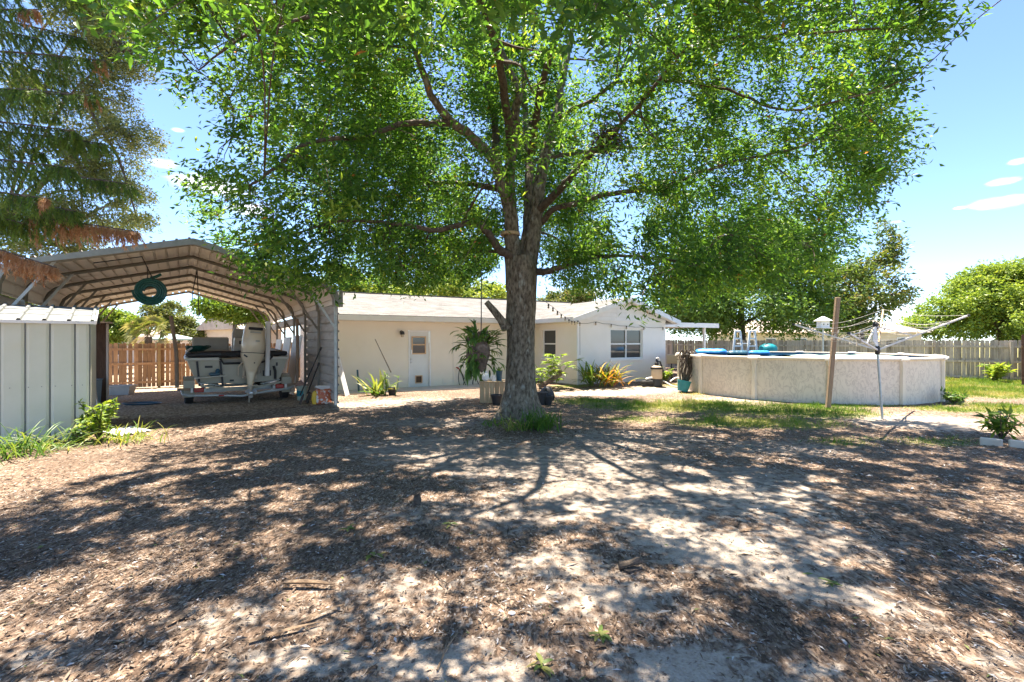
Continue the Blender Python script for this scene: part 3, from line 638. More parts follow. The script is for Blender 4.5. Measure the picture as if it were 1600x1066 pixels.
# ------------------------------------------------------------------ carport
CO = Vector((-7.12, 10.72, 0)); CW = 3.08; SP = 1.87; NF = 7
MC = Matrix.Translation(CO) @ Matrix(((.824, -.566, 0, 0), (.566, .824, 0, 0), (0, 0, 1, 0), (0, 0, 0, 1)))
def C(x, y, z): return MC @ Vector((x, y, z))
def gl_(x, y): p = C(x, y, 0); return g(p.x, p.y)
def zfall(y): return -.012*max(0, y)
def roofprof(side, off=0):
    pts = [(CW, 2.62), (CW-.01, 2.82), (CW-.07, 2.98), (CW-.2, 3.11), (CW-.45, 3.22), (CW-1.5, 3.5), (.12, 3.89), (0, 3.91)]
    return [(side*(x+off), z+off) for x, z in pts]
def carport():
    r = thing('carport', 'open steel carport with rounded corrugated roof standing over the boat', 'carport', CO)
    bow_in = None
    for i in range(NF):
        y = i*SP; dz = zfall(y)
        for sd in (-1, 1):
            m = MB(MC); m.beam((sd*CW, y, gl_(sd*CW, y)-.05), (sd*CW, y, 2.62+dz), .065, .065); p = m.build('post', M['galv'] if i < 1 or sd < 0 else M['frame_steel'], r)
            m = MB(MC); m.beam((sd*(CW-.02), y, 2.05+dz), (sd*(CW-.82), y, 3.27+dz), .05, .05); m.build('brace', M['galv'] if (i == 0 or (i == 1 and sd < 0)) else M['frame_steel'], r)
        m = MB(MC)
        pl = [(x, y, z+dz) for x, z in roofprof(-1, -.035)]; pr = [(x, y, z+dz) for x, z in roofprof(1, -.035)]
        m.tube(pl+pr[::-1][1:], .042, 4); m.build('roof_bow', M['frame_steel'], r)
    for sd in (-1, 1):
        m = MB(MC); m.beam((sd*CW, -.05, gl_(sd*CW, 2)+.02), (sd*CW, (NF-1)*SP, gl_(sd*CW, 10)+.02), .07, .07); m.build('base_rail', M['frame_steel'], r)
    # roof sheet with ribs along the length
    pr = roofprof(1); path = [Vector((-x, z, 0)) for x, z in pr]+[Vector((x, z, 0)) for x, z in pr[::-1][1:]]
    seg = [(path[i+1]-path[i]).length for i in range(len(path)-1)]; tot = sum(seg)
    rows = []; s = 0; pitch = .23
    while s < tot:
        for o, h in ((0, 0), (.008, .05), (.05, .05), (.058, 0), (.15, .005)):
            q = s+o
            if q > tot: break
            k = 0; a = q
            while k < len(seg)-1 and a > seg[k]: a -= seg[k]; k += 1
            d = (path[k+1]-path[k]).normalized(); p = path[k]+d*a; nrm = Vector((-d.y, d.x, 0)); p = p+nrm*(h+.012)
            rows.append((p.x, p.y))
        s += pitch
    ys = [-.28]+[i*SP*.5 for i in range(1, 2*NF-2)]+[(NF-1)*SP+.2]
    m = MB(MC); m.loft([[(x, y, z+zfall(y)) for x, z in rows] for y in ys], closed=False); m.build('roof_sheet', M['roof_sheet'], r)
    # edge trim along the front roof edge and the right eave
    m = MB(MC); pl = [(x, -.29, z) for x, z in roofprof(-1, .0)]; pr = [(x, -.29, z) for x, z in roofprof(1, .0)]
    full = pl+pr[::-1][1:]
    vs = []; 
    for x, y, z in full:
        k = Vector((x, 0, z-1.6)).normalized(); vs.append([(x+k.x*.035, y, z+k.z*.035), (x-k.x*.1, y, z-k.z*.1), (x-k.x*.1, y+.03, z-k.z*.1), (x+k.x*.035, y+.03, z+k.z*.035)])
    m.loft(vs); m.build('roof_edge_trim', M['trim_steel'], r)
    # right side sheet with level ribs, front two bays
    m = MB(MC); z = .08; rows = []
    while z < 2.65:
        for o, h in ((0, 0), (.01, .035), (.05, .035), (.06, 0)): rows.append((CW+.045+h, min(z+o, 2.68)))
        z += .23
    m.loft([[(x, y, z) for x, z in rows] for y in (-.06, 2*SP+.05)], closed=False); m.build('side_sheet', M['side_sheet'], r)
    # upper eave strips for the remaining sides
    for sd, y0, y1 in ((1, 2*SP+.06, (NF-1)*SP), (-1, -.06, (NF-1)*SP)):
        m = MB(MC); rows = []
        z = 2.3
        while z < 2.65:
            for o, h in ((0, 0), (.02, .02), (.05, .02), (.07, 0)): rows.append((sd*(CW+.045+h), min(z+o, 2.68)))
            z += .23
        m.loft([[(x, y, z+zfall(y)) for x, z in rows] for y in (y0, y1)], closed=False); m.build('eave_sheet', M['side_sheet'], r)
    [(lambda m: (m.box((sd*(CW+.06), -.27, 2.78), (.08, .12, .42)), m.build('corner_trim', M['trim_steel'], r)))(MB(MC)) for sd in (-1, 1)]
    return r
carport()

# ------------------------------------------------------------------ boat and trailer
BO = Vector((-7.72, 13.62, 0)); BO.z = g(BO.x, BO.y)-.02
MBT = Matrix.Translation(BO) @ MC.to_3x3().to_4x4()
def boat():
    r = thing('motor_boat', 'olive grey fishing boat with big cream outboard under the carport', 'boat', BO)
    st = [(0, 1.25, 1.0, .58, .52, 1.24), (.8, 1.27, 1.02, .58, .5, 1.24), (2.2, 1.27, 1.0, .6, .48, 1.26), (3.8, 1.18, .85, .68, .5, 1.33), (5.0, .85, .5, .85, .62, 1.42), (5.8, .42, .2, 1.05, .85, 1.48), (6.2, .06, .03, 1.25, 1.15, 1.5)]
    m = MB(MBT); rings = []
    for y, gw, cw, cz, kz, gz_ in st:
        rings.append([(-gw, y, gz_), (-(gw*.62+cw*.38), y, gz_*.55+cz*.45), (-cw, y, cz), (-cw*.5, y, (cz+kz)/2), (0, y, kz), (cw*.5, y, (cz+kz)/2), (cw, y, cz), (gw*.62+cw*.38, y, gz_*.55+cz*.45), (gw, y, gz_)])
    m.loft(rings, closed=False)
    a = rings[0]; m.add([(x, y-.0, z) for x, y, z in a]+[(-.5, 0, 1.24), (-.42, 0, 1.08), (.42, 0, 1.08), (.5, 0, 1.24)], [(0, 1, 2, 3, 4, 5, 6, 7, 8, 12, 11, 10, 9)])
    m.build('hull', M['hull'], r, True)
    m = MB(MBT)          # deck and inner well
    rg = [[(-gw+.02, y, z-.02), (-gw*.75, y, z-.02), (-gw*.72, y, .95), (gw*.72, y, .95), (gw*.75, y, z-.02), (gw-.02, y, z-.02)] for y, gw, _, _, _, z in st[1:-1]]
    rg.insert(0, [(-1.23, .02, 1.22), (-.9, .02, 1.22), (-.86, .02, 1.05), (.86, .02, 1.05), (.9, .02, 1.22), (1.23, .02, 1.22)])
    m.loft(rg, closed=False); m.box((0, .9, 1.1), (1.7, .7, .28), bev=.04); m.box((0, 4.7, 1.15), (1.1, 1.3, .3), bev=.05); m.build('deck', M['hull_light'], r)
    m = MB(MBT)
    for sd in (-1, 1):
        m.tube([(sd*(gw+.0), y, z+.0) for y, gw, _, _, _, z in st], .045, 8)
    for x0, x1 in ((-1.25, -.5), (.5, 1.25)): m.beam((x0, -.015, 1.235), (x1, -.015, 1.235), .06, .075, bev=.015)
    m.build('rub_rail', M['hull_light'], r, True)
    m = MB(MBT)          # black rolls drawn in for shade under the deck lip, plus motor well outline
    m.tube([(-1.22, .12, 1.33), (-.9, .1, 1.36), (-.3, .12, 1.35), (.3, .1, 1.36), (.9, .12, 1.35), (1.2, .14, 1.37)], [.06, .1, .105, .095, .1, .06], 10)
    for sd in (-1, 1): m.tube([(sd*1.2, .15, 1.36), (sd*1.2, 1.5, 1.36), (sd*1.16, 2.8, 1.38)], [.07, .09, .05], 8)
    m.tube([(-.48, -.02, 1.24), (-.4, -.02, 1.1), (.4, -.02, 1.1), (.48, -.02, 1.24)], .03, 8)
    m.build('lip_shade_roll', M['black'], r, True)
    m = MB(MBT); 
    for k in range(5):
        m.tube([(-1.05+.02*k+.3*math.cos(t/3.0)*(.6+.1*k), 1.0+.35*math.sin(t/3.0)*(.6+.1*k), 1.45+.03*k+.02*math.sin(t)) for t in range(20)], .022, 6, t=R.random())
    m.build('deck_hose', M['hose_green'], r, True)
    m = MB(MBT); m.tube([(-1.2, .5, 1.33), (-1.25, .4, 1.45), (-1.1, .8, 1.55), (-.9, 1.4, 1.52), (-.95, 1.9, 1.45)], .03, 8); m.build('rope', M['white_paint'], r, True); m = MB(MBT); m.tube([(1.1, .9, 1.42), (.8, 1.3, 1.52), (.6, 1.9, 1.42), (.9, 2.3, 1.4)], .05, 8); m.build('rope', M['white_paint'], r, True)
    # seat, console, screen rail
    m = MB(MBT); m.box((-.62, 2.1, 1.62), (.98, .1, .46), bev=.04); m.box((-.62, 1.85, 1.38), (1.0, .55, .16), bev=.04)
    for x in (-1.08, -.16): m.beam((x, 2.12, 1.3), (x, 2.12, 1.7), .04, .04)
    m.build('seat', M['seat_vinyl'], r)
    m = MB(MBT)
    m.loft([[(.02, 2.35, 1.0), (.95, 2.35, 1.0), (.95, 3.0, 1.0), (.02, 3.0, 1.0)], [(.04, 2.38, 1.55), (.93, 2.38, 1.55), (.93, 3.0, 1.6), (.04, 3.0, 1.6)], [(.08, 2.55, 1.82), (.9, 2.55, 1.82), (.9, 2.95, 1.86), (.08, 2.95, 1.86)]]); cn = m.build('console', M['hull_light'], r)
    m = MB(MBT); m.box((.5, 2.44, 1.66), (.62, .03, .16)); m.box((.3, 2.36, 1.32), (.3, .03, .2)); m.build('dashboard', M['black'], cn)
    m = MB(MBT); m.box((.48, 2.62, 1.98), (.86, .12, .3), bev=.04); m.build('console_top', M['seat_vinyl'], cn)
    m = MB(MBT); m.lathe([(.17, 0), (.19, .012), (.17, .024)], (.45, 2.28, 1.55), 18, rot=Matrix.Rotation(1.2, 3, 'X')); m.tube([(.45, 2.3, 1.55), (.45, 2.42, 1.52)], .03, 8); m.build('steering_wheel', M['black'], cn, True)
    m = MB(MBT); m.tube([(.0, 2.6, 1.1), (.02, 2.6, 2.0), (.1, 2.6, 2.25), (.3, 2.62, 2.31), (.7, 2.62, 2.31), (.9, 2.6, 2.25), (.98, 2.6, 2.0), (1.0, 2.6, 1.1)], .022, 8); m.build('grab_rail', M['steel'], cn, True)
    # outboard
    ex, ey = .18, -.5; MO = MBT @ Matrix.Translation((ex, ey, 0)) @ Matrix.Rotation(math.radians(4), 4, 'Y') @ Matrix.Rotation(math.radians(-3), 4, 'X')
    def ring(z, w, d, yo=0, n=20, p=2.8):
        o = []
        for j in range(n):
            a = 2*math.pi*j/n; c = math.cos(a); s = math.sin(a)
            o.append((w/2*math.copysign(abs(c)**(2/p), c), yo+d/2*math.copysign(abs(s)**(2/p), s), z))
        return o
    m = MB(MO); m.loft([ring(1.4, .56, .72, .06), ring(1.5, .585, .78, .05), ring(1.62, .6, .82, .04), ring(1.8, .57, .8, .05), ring(1.98, .53, .74, .07), ring(2.12, .48, .66, .09), ring(2.2, .42, .56, .1), ring(2.245, .3, .4, .1), ring(2.26, .1, .15, .1)]); eng = m.build('outboard_motor', M['engine'], r, True)
    m = MB(MO); m.loft([ring(.86, .27, .36, .05), ring(1.0, .34, .44, .06), ring(1.15, .46, .58, .06), ring(1.28, .56, .7, .05), ring(1.385, .59, .77, .05)]); m.loft([ring(.5, .15, .4, .08, p=2), ring(.7, .2, .42, .08), ring(.86, .265, .37, .06)]); m.build('motor_housing', M['engine'], eng, True)
    m = MB(MO); m.loft([ring(1.384, .61, .79, .05), ring(1.4, .61, .79, .05)]); m.build('cowl_seam', M['black'], eng); m = MB(MO); m.loft([ring(2.02, .34, .04, -.305), ring(2.06, .36, .05, -.29), ring(2.1, .34, .05, -.272)]); m.build('motor_vent', M['black'], eng); m = MB(MO); m.box((-.2, -.31, 1.3), (.1, .05, .035), Matrix.Rotation(.6, 3, 'Y')); m.build('motor_latch', M['black'], eng); m = MB(MO); m.lathe([(.0, 0), (.018, 0), (.018, .02), (0, .02)], (.03, -.245, 1.12), 8, rot=Matrix.Rotation(math.pi/2, 3, 'X')); m.build('motor_plug', M['black'], eng)
    m = MB(MO); m.box((.0, -.335, 1.95), (.26, .02, .028)); m.build('motor_badge', M['seat_vinyl'], eng); m = MB(MO); m.box((.06, -.375, 1.72), (.1, .02, .035)); m.build('motor_badge', M['seat_vinyl'], eng)
    m = MB(MO); m.box((0, -.0, .5), (.34, .72, .022), bev=.006); m.loft([ring(.24, .03, .34, .08, p=2), ring(.34, .12, .5, .06, p=2), ring(.5, .14, .42, .08, p=2)])
    m.loft([[(-.012, -.02, .24), (.012, -.02, .24), (.012, .24, .24), (-.012, .24, .24)], [(-.006, .0, .02), (.006, .0, .02), (.006, .12, .02), (-.006, .12, .02)]])
    m.lathe([(.0, .34), (.05, .3), (.075, .18), (.08, 0), (.075, -.18), (.06, -.24)], (0, .05, .3), 14, rot=Matrix.Rotation(-math.pi/2, 3, 'X')); m.build('motor_foot', M['engine_foot'], eng, True)
    m = MB(MO)
    for k in range(3):
        a = k*2.094+.5; cx, cz = math.cos(a), math.sin(a); tx, tz = -cz, cx; c0 = Vector((0, -.27, .3)); vs = []
        for rr, hw in ((.05, .035), (.08, .06), (.115, .065), (.145, .03)):
            for q in (-1, 1): vs.append(c0+Vector((cx*rr+tx*hw*q, .05*q, cz*rr+tz*hw*q)))
        m.add(vs, [(0, 1, 3, 2), (2, 3, 5, 4), (4, 5, 7, 6)]); m.add([v+Vector((0, .012, 0)) for v in vs], [(2, 3, 1, 0), (4, 5, 3, 2), (6, 7, 5, 4)])
    m.lathe([(.055, .08), (.055, -.08), (.03, -.12), (0, -.125)], (0, -.27, .3), 12, rot=Matrix.Rotation(-math.pi/2, 3, 'X')); m.build('propeller', M['steel'], eng)
    m = MB(MO)
    for x in (-.15, .15): m.box((x, .38, .98), (.05, .14, .52), bev=.01)
    m.box((0, .38, .72), (.36, .1, .07)); m.tube([(-.28, .36, .75), (-.3, .3, 1.0), (-.16, .3, 1.2)], .02, 6); m.build('motor_bracket', M['engine_foot'], eng)
    m = MB(MBT); m.tube([(.3, -.2, 1.3), (.55, -.15, 1.12), (.75, -.1, 1.2), (.85, 0, 1.3)], .03, 8); m.build('rigging_hose', M['black'], r, True); m = MB(MBT); m.tube([(-.1, -.3, 1.3), (-.3, -.1, 1.35), (-.5, .1, 1.4)], .035, 8); m.build('rigging_hose', M['black'], r, True)
    # boarding tray left, anchor pole right, trim tabs, fittings
    m = MB(MBT); m.box((-.72, -.22, .76), (.72, .34, .03), Matrix.Rotation(-.06, 3, 'Y'), bev=.01); tr = m.build('boarding_tray', M['hull_light'], r)
    for x in (-1.02, -.48): m = MB(MBT); m.beam((x, -.04, 1.18), (x+.06, -.05, .5), .05, .03); m.build('tray_strap', M['black'], tr)
    m = MB(MBT); m.box((-.62, -.24, .83), (.26, .15, .09), bev=.03); m.lathe([(.05, 0), (.06, .05), (.03, .1), (0, .1)], (-.55, -.24, .87), 10); m.build('tray_winch', M['navy'], tr)
    m = MB(MBT); m.beam((.67, -.16, .72), (.7, -.16, 2.3), .12, .12, bev=.015); ap = m.build('anchor_pole', M['pvc'], r)
    m = MB(MBT); m.box((.68, -.06, .8), (.2, .1, .16)); m.tube([(.86, -.05, 1.0), (.9, -.05, .85), (.9, -.05, .62)], .035, 8); m.build('anchor_bracket', M['black'], ap)
    [(lambda m, c, d: (m.box(c, d), m.build('transom_fitting', M['black'], r)))(MB(MBT), c, d) for c, d in (((-.75, -.008, 1.02), (.18, .012, .06)), ((-.2, -.008, .62), (.1, .012, .05)), ((.95, -.008, 1.05), (.05, .012, .1)))]; m = MB(MBT); m.lathe([(0, 0), (.07, .0), (.07, .2), (0, .22)], (.45, -.12, .8), 12); m.build('transom_fitting', M['seat_vinyl'], r)
    for sd in (-1, 1): m = MB(MBT); m.box((sd*.75, -.15, .56), (.5, .3, .015), Matrix.Rotation(sd*-.2, 3, 'Y')); m.build('trim_tab', M['galv'], r)
boat()
def trailer():
    r = thing('boat_trailer', 'galvanised boat trailer with red tail lamps carrying the grey boat', 'trailer', BO)
    m = MB(MBT)
    for sd in (-1, 1): m.tube([(sd*.85, -.25, .4), (sd*.85, 3.4, .4), (sd*.35, 5.6, .42), (0, 6.6, .45), (0, 7.6, .45)], .05, 6)
    for y in (.2, 1.4, 2.8, 4.0): m.beam((-.85, y, .38), (.85, y, .38), .08, .08)
    m.beam((-1.15, .35, .33), (1.15, .35, .33), .07, .07)
    m.build('frame', M['galv'], r)
    for sd in (-1, 1):
        m = MB(MBT); m.beam((sd*.55, .0, .47), (sd*.55, 3.8, .5), .09, .1); m.build('bunk', M['rubber'], r)
    m = MB(MBT); m.tube([(-1.36, -.1, .42), (-1.34, -.3, .33), (-1.2, -.4, .29), (-.6, -.42, .27), (0, -.5, .22), (.6, -.42, .3), (1.15, -.4, .34), (1.33, -.3, .38), (1.36, -.1, .46)], .034, 8); m.build('bumper', M['galv'], r, True)
    m = MB(MBT); m.beam((-.95, -.18, .52), (.05, -.2, .36), .04, .055); m.beam((.05, -.2, .36), (1.05, -.18, .54), .04, .055); m.build('rear_crossbar', M['hull'], r)
    for x in (-.45, .3): m = MB(MBT); m.box((x, -.47, .26), (.18, .012, .04)); m.build('reflector', M['red'], r)
    for sd in (-1, 1):
        m = MB(MBT); m.box((sd*.98, -.3, .42), (.22, .1, .12), bev=.015); o = m.build('tail_lamp', M['red'], r)
        m = MB(MBT); m.box((sd*1.14, -.3, .42), (.05, .08, .11)); m.build('lamp_side_lens', M['pvc'], o)
        wx = sd*1.2
        rot = Matrix.Rotation(math.pi/2, 3, 'Y')
        m = MB(MBT); m.lathe([(.19, -.1), (.29, -.105), (.335, -.08), (.345, -.03), (.345, .03), (.335, .08), (.29, .105), (.19, .1), (.19, -.1)], (wx, .35, .335), 28, rot=rot); w = m.build('wheel', M['rubber'], r, True)
        m = MB(MBT); m.lathe([(0, -.06), (.1, -.07), (.19, -.09), (.19, .09), (.1, .07), (0, .06)], (wx, .35, .335), 20, rot=rot); m.build('rim', M['galv'], w, True)
        m = MB(MBT); arc = [(wx, .35-.44*math.cos(a), .36+.4*math.sin(a)) for a in np.linspace(-.25, math.pi+.25, 12)]
        m.loft([[(x-.13, y, z), (x+.13, y, z), (x+.13, y+.0, z-.03), (x-.13, y, z-.03)] for x, y, z in arc]); m.box((wx, -.1, .44), (.26, .03, .44)); m.build('fender', M['hull'], r)
        gx = sd*1.46
        m = MB(MBT); m.tube([(gx, -.25, .5), (gx*1.01, -.25, 1.4), (gx*(1.09 if sd < 0 else 1.0), -.25, 2.38)], .045, 8); m.beam((gx, -.25, .46), (sd*.85, -.2, .42), .06, .06); gp = m.build('guide_post', M['post_wood'], r, True)
trailer()
# ------------------------------------------------------------------ trees
def inpoly(px, py, poly):
    c = np.zeros(len(px), bool); n = len(poly)
    for i in range(n):
        x0, y0 = poly[i]; x1, y1 = poly[(i+1) % n]
        k = ((y0 > py) != (y1 > py)) & (px < (x1-x0)*(py-y0)/((y1-y0) or 1e-9)+x0); c ^= k
    return c
def smooth(pts, k=4):
    pts = [Vector(p) for p in pts]; out = []
    for i in range(len(pts)-1):
        p0 = pts[max(i-1, 0)]; p1 = pts[i]; p2 = pts[i+1]; p3 = pts[min(i+2, len(pts)-1)]
        for j in range(k):
            t = j/k; out.append(.5*((2*p1)+(p2-p0)*t+(2*p0-5*p1+4*p2-p3)*t*t+(3*p1-p0-3*p2+p3)*t**3))
    out.append(pts[-1]); return out
def taper(n, a, b, p=1): return [a+(b-a)*(i/(n-1))**p for i in range(n)]

def shade_tree():
    gx, gy = TREE; gzz = g(gx, gy)
    r = thing('oak_tree', 'large spreading oak in the middle of the bare yard, thick grey trunk', 'tree', (gx, gy, gzz))
    # trunk: fluted rings
    prof = [(-.15, .72), (0, .57), (.12, .48), (.3, .415), (.55, .365), (.9, .335), (1.4, .315), (1.9, .315), (2.4, .33), (2.8, .34), (3.15, .345), (3.4, .3)]
    zs = np.linspace(-.15, 3.4, 46); rs = np.interp(zs, [p[0] for p in prof], [p[1]*.94 for p in prof]); n = 44
    rings = []
    for z, rr in zip(zs, rs):
        fl = max(0, 1-(z+.1)/.75)**1.5; cx = gx+.02*z; cy = gy+.03*math.sin(z); ring = []
        for j in range(n):
            a = 2*math.pi*j/n
            k = 1+fl*(.22*math.cos(5*a+.8)+.13*math.cos(3*a+2.2)+.1*math.cos(8*a))+.035*math.cos(3*a+z*1.4)+.03*(float(vno(a*5+3, z*3))-.5)*2+.04*(float(vno(math.cos(a)*2+9, z*1.3+math.sin(a)*2))-.5)*2
            k += .12*math.exp(-((z-2.05)/.22)**2)*max(0, math.cos(a-math.radians(190)))**3
            ring.append((cx+math.cos(a)*rr*k, cy+math.sin(a)*rr*k, gzz+z))
        rings.append(ring)
    m = MB(); m.loft(rings); m.build('trunk', M['bark'], r, True)
    Z0 = gzz
    def base(dx, z): return Vector((gx+dx, gy, gzz+z))
    LB = [  # picture path with depths, radii
        ([base(-.1, 2.7), P(800, 385, 10.15), P(797, 329, 10.0), P(784, 287, 9.8), P(772, 253, 9.6), P(734, 211, 9.2), P(696, 182, 8.8), P(662, 118, 8.4), P(640, 40, 8), P(615, -80, 7.6)], .2, .03),
        ([P(712, 193, 8.95), P(662, 192, 8.6), P(620, 196, 8.2), P(569, 215, 7.8), P(484, 224, 7.2), P(434, 258, 6.9), P(390, 290, 6.7)], .07, .015),
        ([P(776, 262, 9.7), P(774, 225, 10.2), P(772, 190, 10.5), P(759, 127, 11), P(750, 60, 11.4), P(745, -40, 11.8)], .11, .03),
        ([base(-.06, 3.0), P(797, 290, 10.2), P(805, 190, 10), P(810, 139, 9.7), P(788, 93, 9.6), P(767, 21, 9.5), P(735, -90, 9.9)], .15, .03),
        ([base(.06, 2.9), P(826, 340, 10.5), P(826, 270, 10.9), P(822, 211, 11.3), P(818, 105, 12), P(820, 0, 12.6), P(822, -90, 13)], .15, .03),
        ([base(.12, 2.75), P(838, 335, 10.3), P(848, 262, 10.5), P(869, 186, 10.9), P(877, 139, 11.2), P(886, 93, 11.5), P(900, 0, 12), P(915, -90, 12.4)], .19, .03),
        ([P(842, 330, 10.3), P(870, 300, 9.8), P(898, 270, 9.2), P(919, 245, 8.8), P(950, 215, 8.3), P(1010, 150, 7.6), P(1060, 90, 7.1)], .1, .02),
        ([P(846, 348, 10.3), P(868, 328, 10), P(945, 304, 9.5), P(1017, 296, 9.0), P(1063, 283, 8.7), P(1139, 253, 8.2), P(1230, 235, 7.8), P(1320, 200, 7.5)], .075, .012),
        ([P(838, 425, 10.2), P(858, 424, 9.9), P(881, 416, 9.7), P(915, 405, 9.5), P(980, 400, 9.2), P(1060, 410, 9.0), P(1150, 425, 8.8)], .085, .012),
        ([P(800, 400, 10.15), P(780, 390, 9.9), P(759, 359, 9.6), P(738, 348, 9.4), P(687, 359, 9.1), P(620, 350, 8.8), P(540, 345, 8.5), P(450, 370, 8.3)], .11, .015),
        ([P(862, 205, 10.8), P(877, 182, 10.4), P(932, 152, 9.6), P(962, 130, 9.2), P(1000, 127, 8.8), P(1063, 127, 8.3), P(1139, 141, 7.9), P(1228, 173, 7.5), P(1340, 150, 7.2), P(1430, 120, 7)], .055, .01),
        ([P(1000, 127, 8.8), P(1030, 105, 8.4), P(1063, 84, 8.1), P(1150, 60, 7.6), P(1280, 50, 7.2), P(1420, 45, 7)], .05, .012),
        ([P(826, 280, 10.8), P(840, 250, 11.4), P(900, 240, 12.3), P(1000, 230, 13.2), P(1100, 240, 13.8)], .09, .015),
        ([P(797, 300, 10.1), P(750, 290, 11), P(690, 285, 12), P(600, 290, 13), P(500, 300, 13.6)], .09, .015),
        ([P(797, 240, 10.1), P(790, 150, 8.6), P(770, 60, 7.4), P(735, -20, 7.0), Vector((-1.5, 6.3, 6.9)), Vector((-2.7, 5.4, 7.3))], .1, .015),
        ([P(830, 240, 10.6), P(850, 120, 9), P(900, 10, 7.6), Vector((1.9, 6.6, 6.6)), Vector((3.0, 5.2, 7))], .09, .015),
        ([P(640, 40, 8), P(560, 20, 7.2), P(470, 30, 6.8), P(380, 60, 6.6), P(310, 110, 6.5)], .045, .01),
    ]
    nodes = []; 
    for pts, a, b in LB:
        sp = smooth(pts, 5); k = len(sp); rr = taper(k, a, b, .8)
        sp = [p+Vector((R.gauss(0, .012), R.gauss(0, .012), R.gauss(0, .012))) if 0 < i < k-1 else p for i, p in enumerate(sp)]
        m = MB(); m.tube(sp, rr, 10 if a > .1 else 7); m.build('limb', M['bark_dark'] if a < .12 else M['bark'], r, True)
        nodes += [(p, q) for p, q in zip(sp, rr) if q < .14]
    m = MB(); q = [P(791, 513, 9.95), P(783, 500, 9.85), P(772, 486, 9.75), P(760, 472, 9.7)]; m.tube(q, [.11, .085, .075, .06], 10); m.build('cut_branch', M['bark'], r, True)
    m = MB(); m.lathe([(.205, -.03), (.208, -.02), (.208, .02), (.205, .03)], P(797, 366, 10.1), 20); m.build('strap_band', M['lumber'], r)
    # crown
    poly = [(190, -60), (205, 50), (245, 128), (292, 196), (325, 165), (345, 122), (352, 165), (338, 205), (368, 255), (330, 262), (292, 278), (302, 338), (352, 385), (395, 442), (440, 434), (500, 452), (530, 430), (560, 437), (600, 440), (650, 452), (700, 434), (740, 438), (772, 410), (788, 392), (850, 400), (862, 440), (905, 450), (960, 455), (1000, 466), (1050, 474), (1100, 452), (1180, 450), (1240, 440), (1285, 415), (1330, 380), (1365, 332), (1368, 290), (1402, 278), (1415, 212), (1475, 188), (1440, 165), (1402, 140), (1420, 105), (1470, 72), (1535, 42), (1500, 10), (1480, -60)]
    n = 60000
    p = np.stack([N.uniform(-8.2, 9.2, n), N.uniform(2.7, 16, n), N.uniform(2.2, 10.4, n)], 1)
    q = (p-np.array([.45, 9.3, 5.4]))/np.array([8.3, 6.6, 4.9]); rad = np.sqrt((q**2).sum(1))
    lump = fbm(p[:, 0]*.55+p[:, 2]*.3, p[:, 1]*.55+p[:, 2]*.4, 3, 5)
    px = 800+p[:, 0]/p[:, 1]*F; py = 533-(p[:, 2]-CH)/p[:, 1]*F
    ins = inpoly(px, py, poly) | (py < -60)
    near = (p[:, 1] > 7.0) | (py < 60)                # the low skirt hangs round the far half; near the camera only the high boughs
    dens = np.clip((rad-.1)*1.5, .2, 1)*sst(.42, .6, lump)
    ok = (rad < 1) & ins & near & (N.random(n) < dens)
    ok &= ~((np.abs(px-812) < 55) & (py > 330) & (p[:, 1] < 10.6))
    p = p[ok]
    sx = p[:, 0]-SUN.x*p[:, 2]/SUN.z; sy = p[:, 1]-SUN.y*p[:, 2]/SUN.z      # clumps thinned along the sun's direction to shape dapples on the ground
    hole = fbm(sx*3.3, sy*3.3, 3, 6)
    p = p[N.random(len(p)) > .5*sst(.5, .6, hole)*(.3+.7*sst(8, 5.3, sy))][:3700]
    ln = np.array([tuple(a) for a, b in nodes if b < .05 and 6.6 < a.y and a.x < 6.2]); ln = ln[N.random(len(ln)) < .5]; ln = ln+N.normal(size=ln.shape)*np.array([.25, .25, .2])-np.array([0, .15, .05])
    p = np.concatenate([p, ln])
    NP = np.array([tuple(a) for a, _ in nodes]); NR = np.array([b for _, b in nodes])
    # second order boughs
    hubs = p[N.choice(len(p), 150, replace=False)]
    m = MB(); tn = [NP]; 
    for h in hubs:
        d = np.linalg.norm(NP-h, axis=1)+np.where(NP[:, 2] > h[2]+.8, .6, 0); k = int(d.argmin())
        if d[k] > 4.5: continue
        a = Vector(NP[k]); b = Vector(h); mid = a.lerp(b, .5)+Vector((R.gauss(0, .12), R.gauss(0, .12), .12*(b-a).length)); sp = smooth([a, mid, b], 4)
        m.tube(sp, taper(len(sp), min(NR[k]*.6, .035), .008), 5); tn.append(np.array([tuple(v) for v in sp[2:]]))
    TN = np.concatenate(tn)
    for h in p[::2]:
        d = np.linalg.norm(TN-h, axis=1); k = int(d.argmin())
        if d[k] > 2.2: continue
        a = Vector(TN[k]); b = Vector(h); mid = a.lerp(b, .55)+Vector((R.gauss(0, .06), R.gauss(0, .06), .06)); m.tube([a, mid, b], [.009, .006, .003], 3, cap=False)
    m.build('twigs', M['bark_dark'], r)
    per = 120; c = np.repeat(p, per, 0); k = len(c)
    sg = np.repeat(N.uniform(.1, .26, len(p)), per)[:, None]
    c = c+N.normal(size=(k, 3))*sg*np.array([1, 1, .75])
    out = unit(c-np.array([.4, 9.6, 5.2]))*.5
    qx = 800+c[:, 0]/c[:, 1]*F; qy = 533-(c[:, 2]-CH)/c[:, 1]*F
    keep = ~((np.abs(qx-812) < 30) & (qy > 395)) & (c[:, 1] > 2.6)
    sx = c[:, 0]-SUN.x*c[:, 2]/SUN.z; sy = c[:, 1]-SUN.y*c[:, 2]/SUN.z
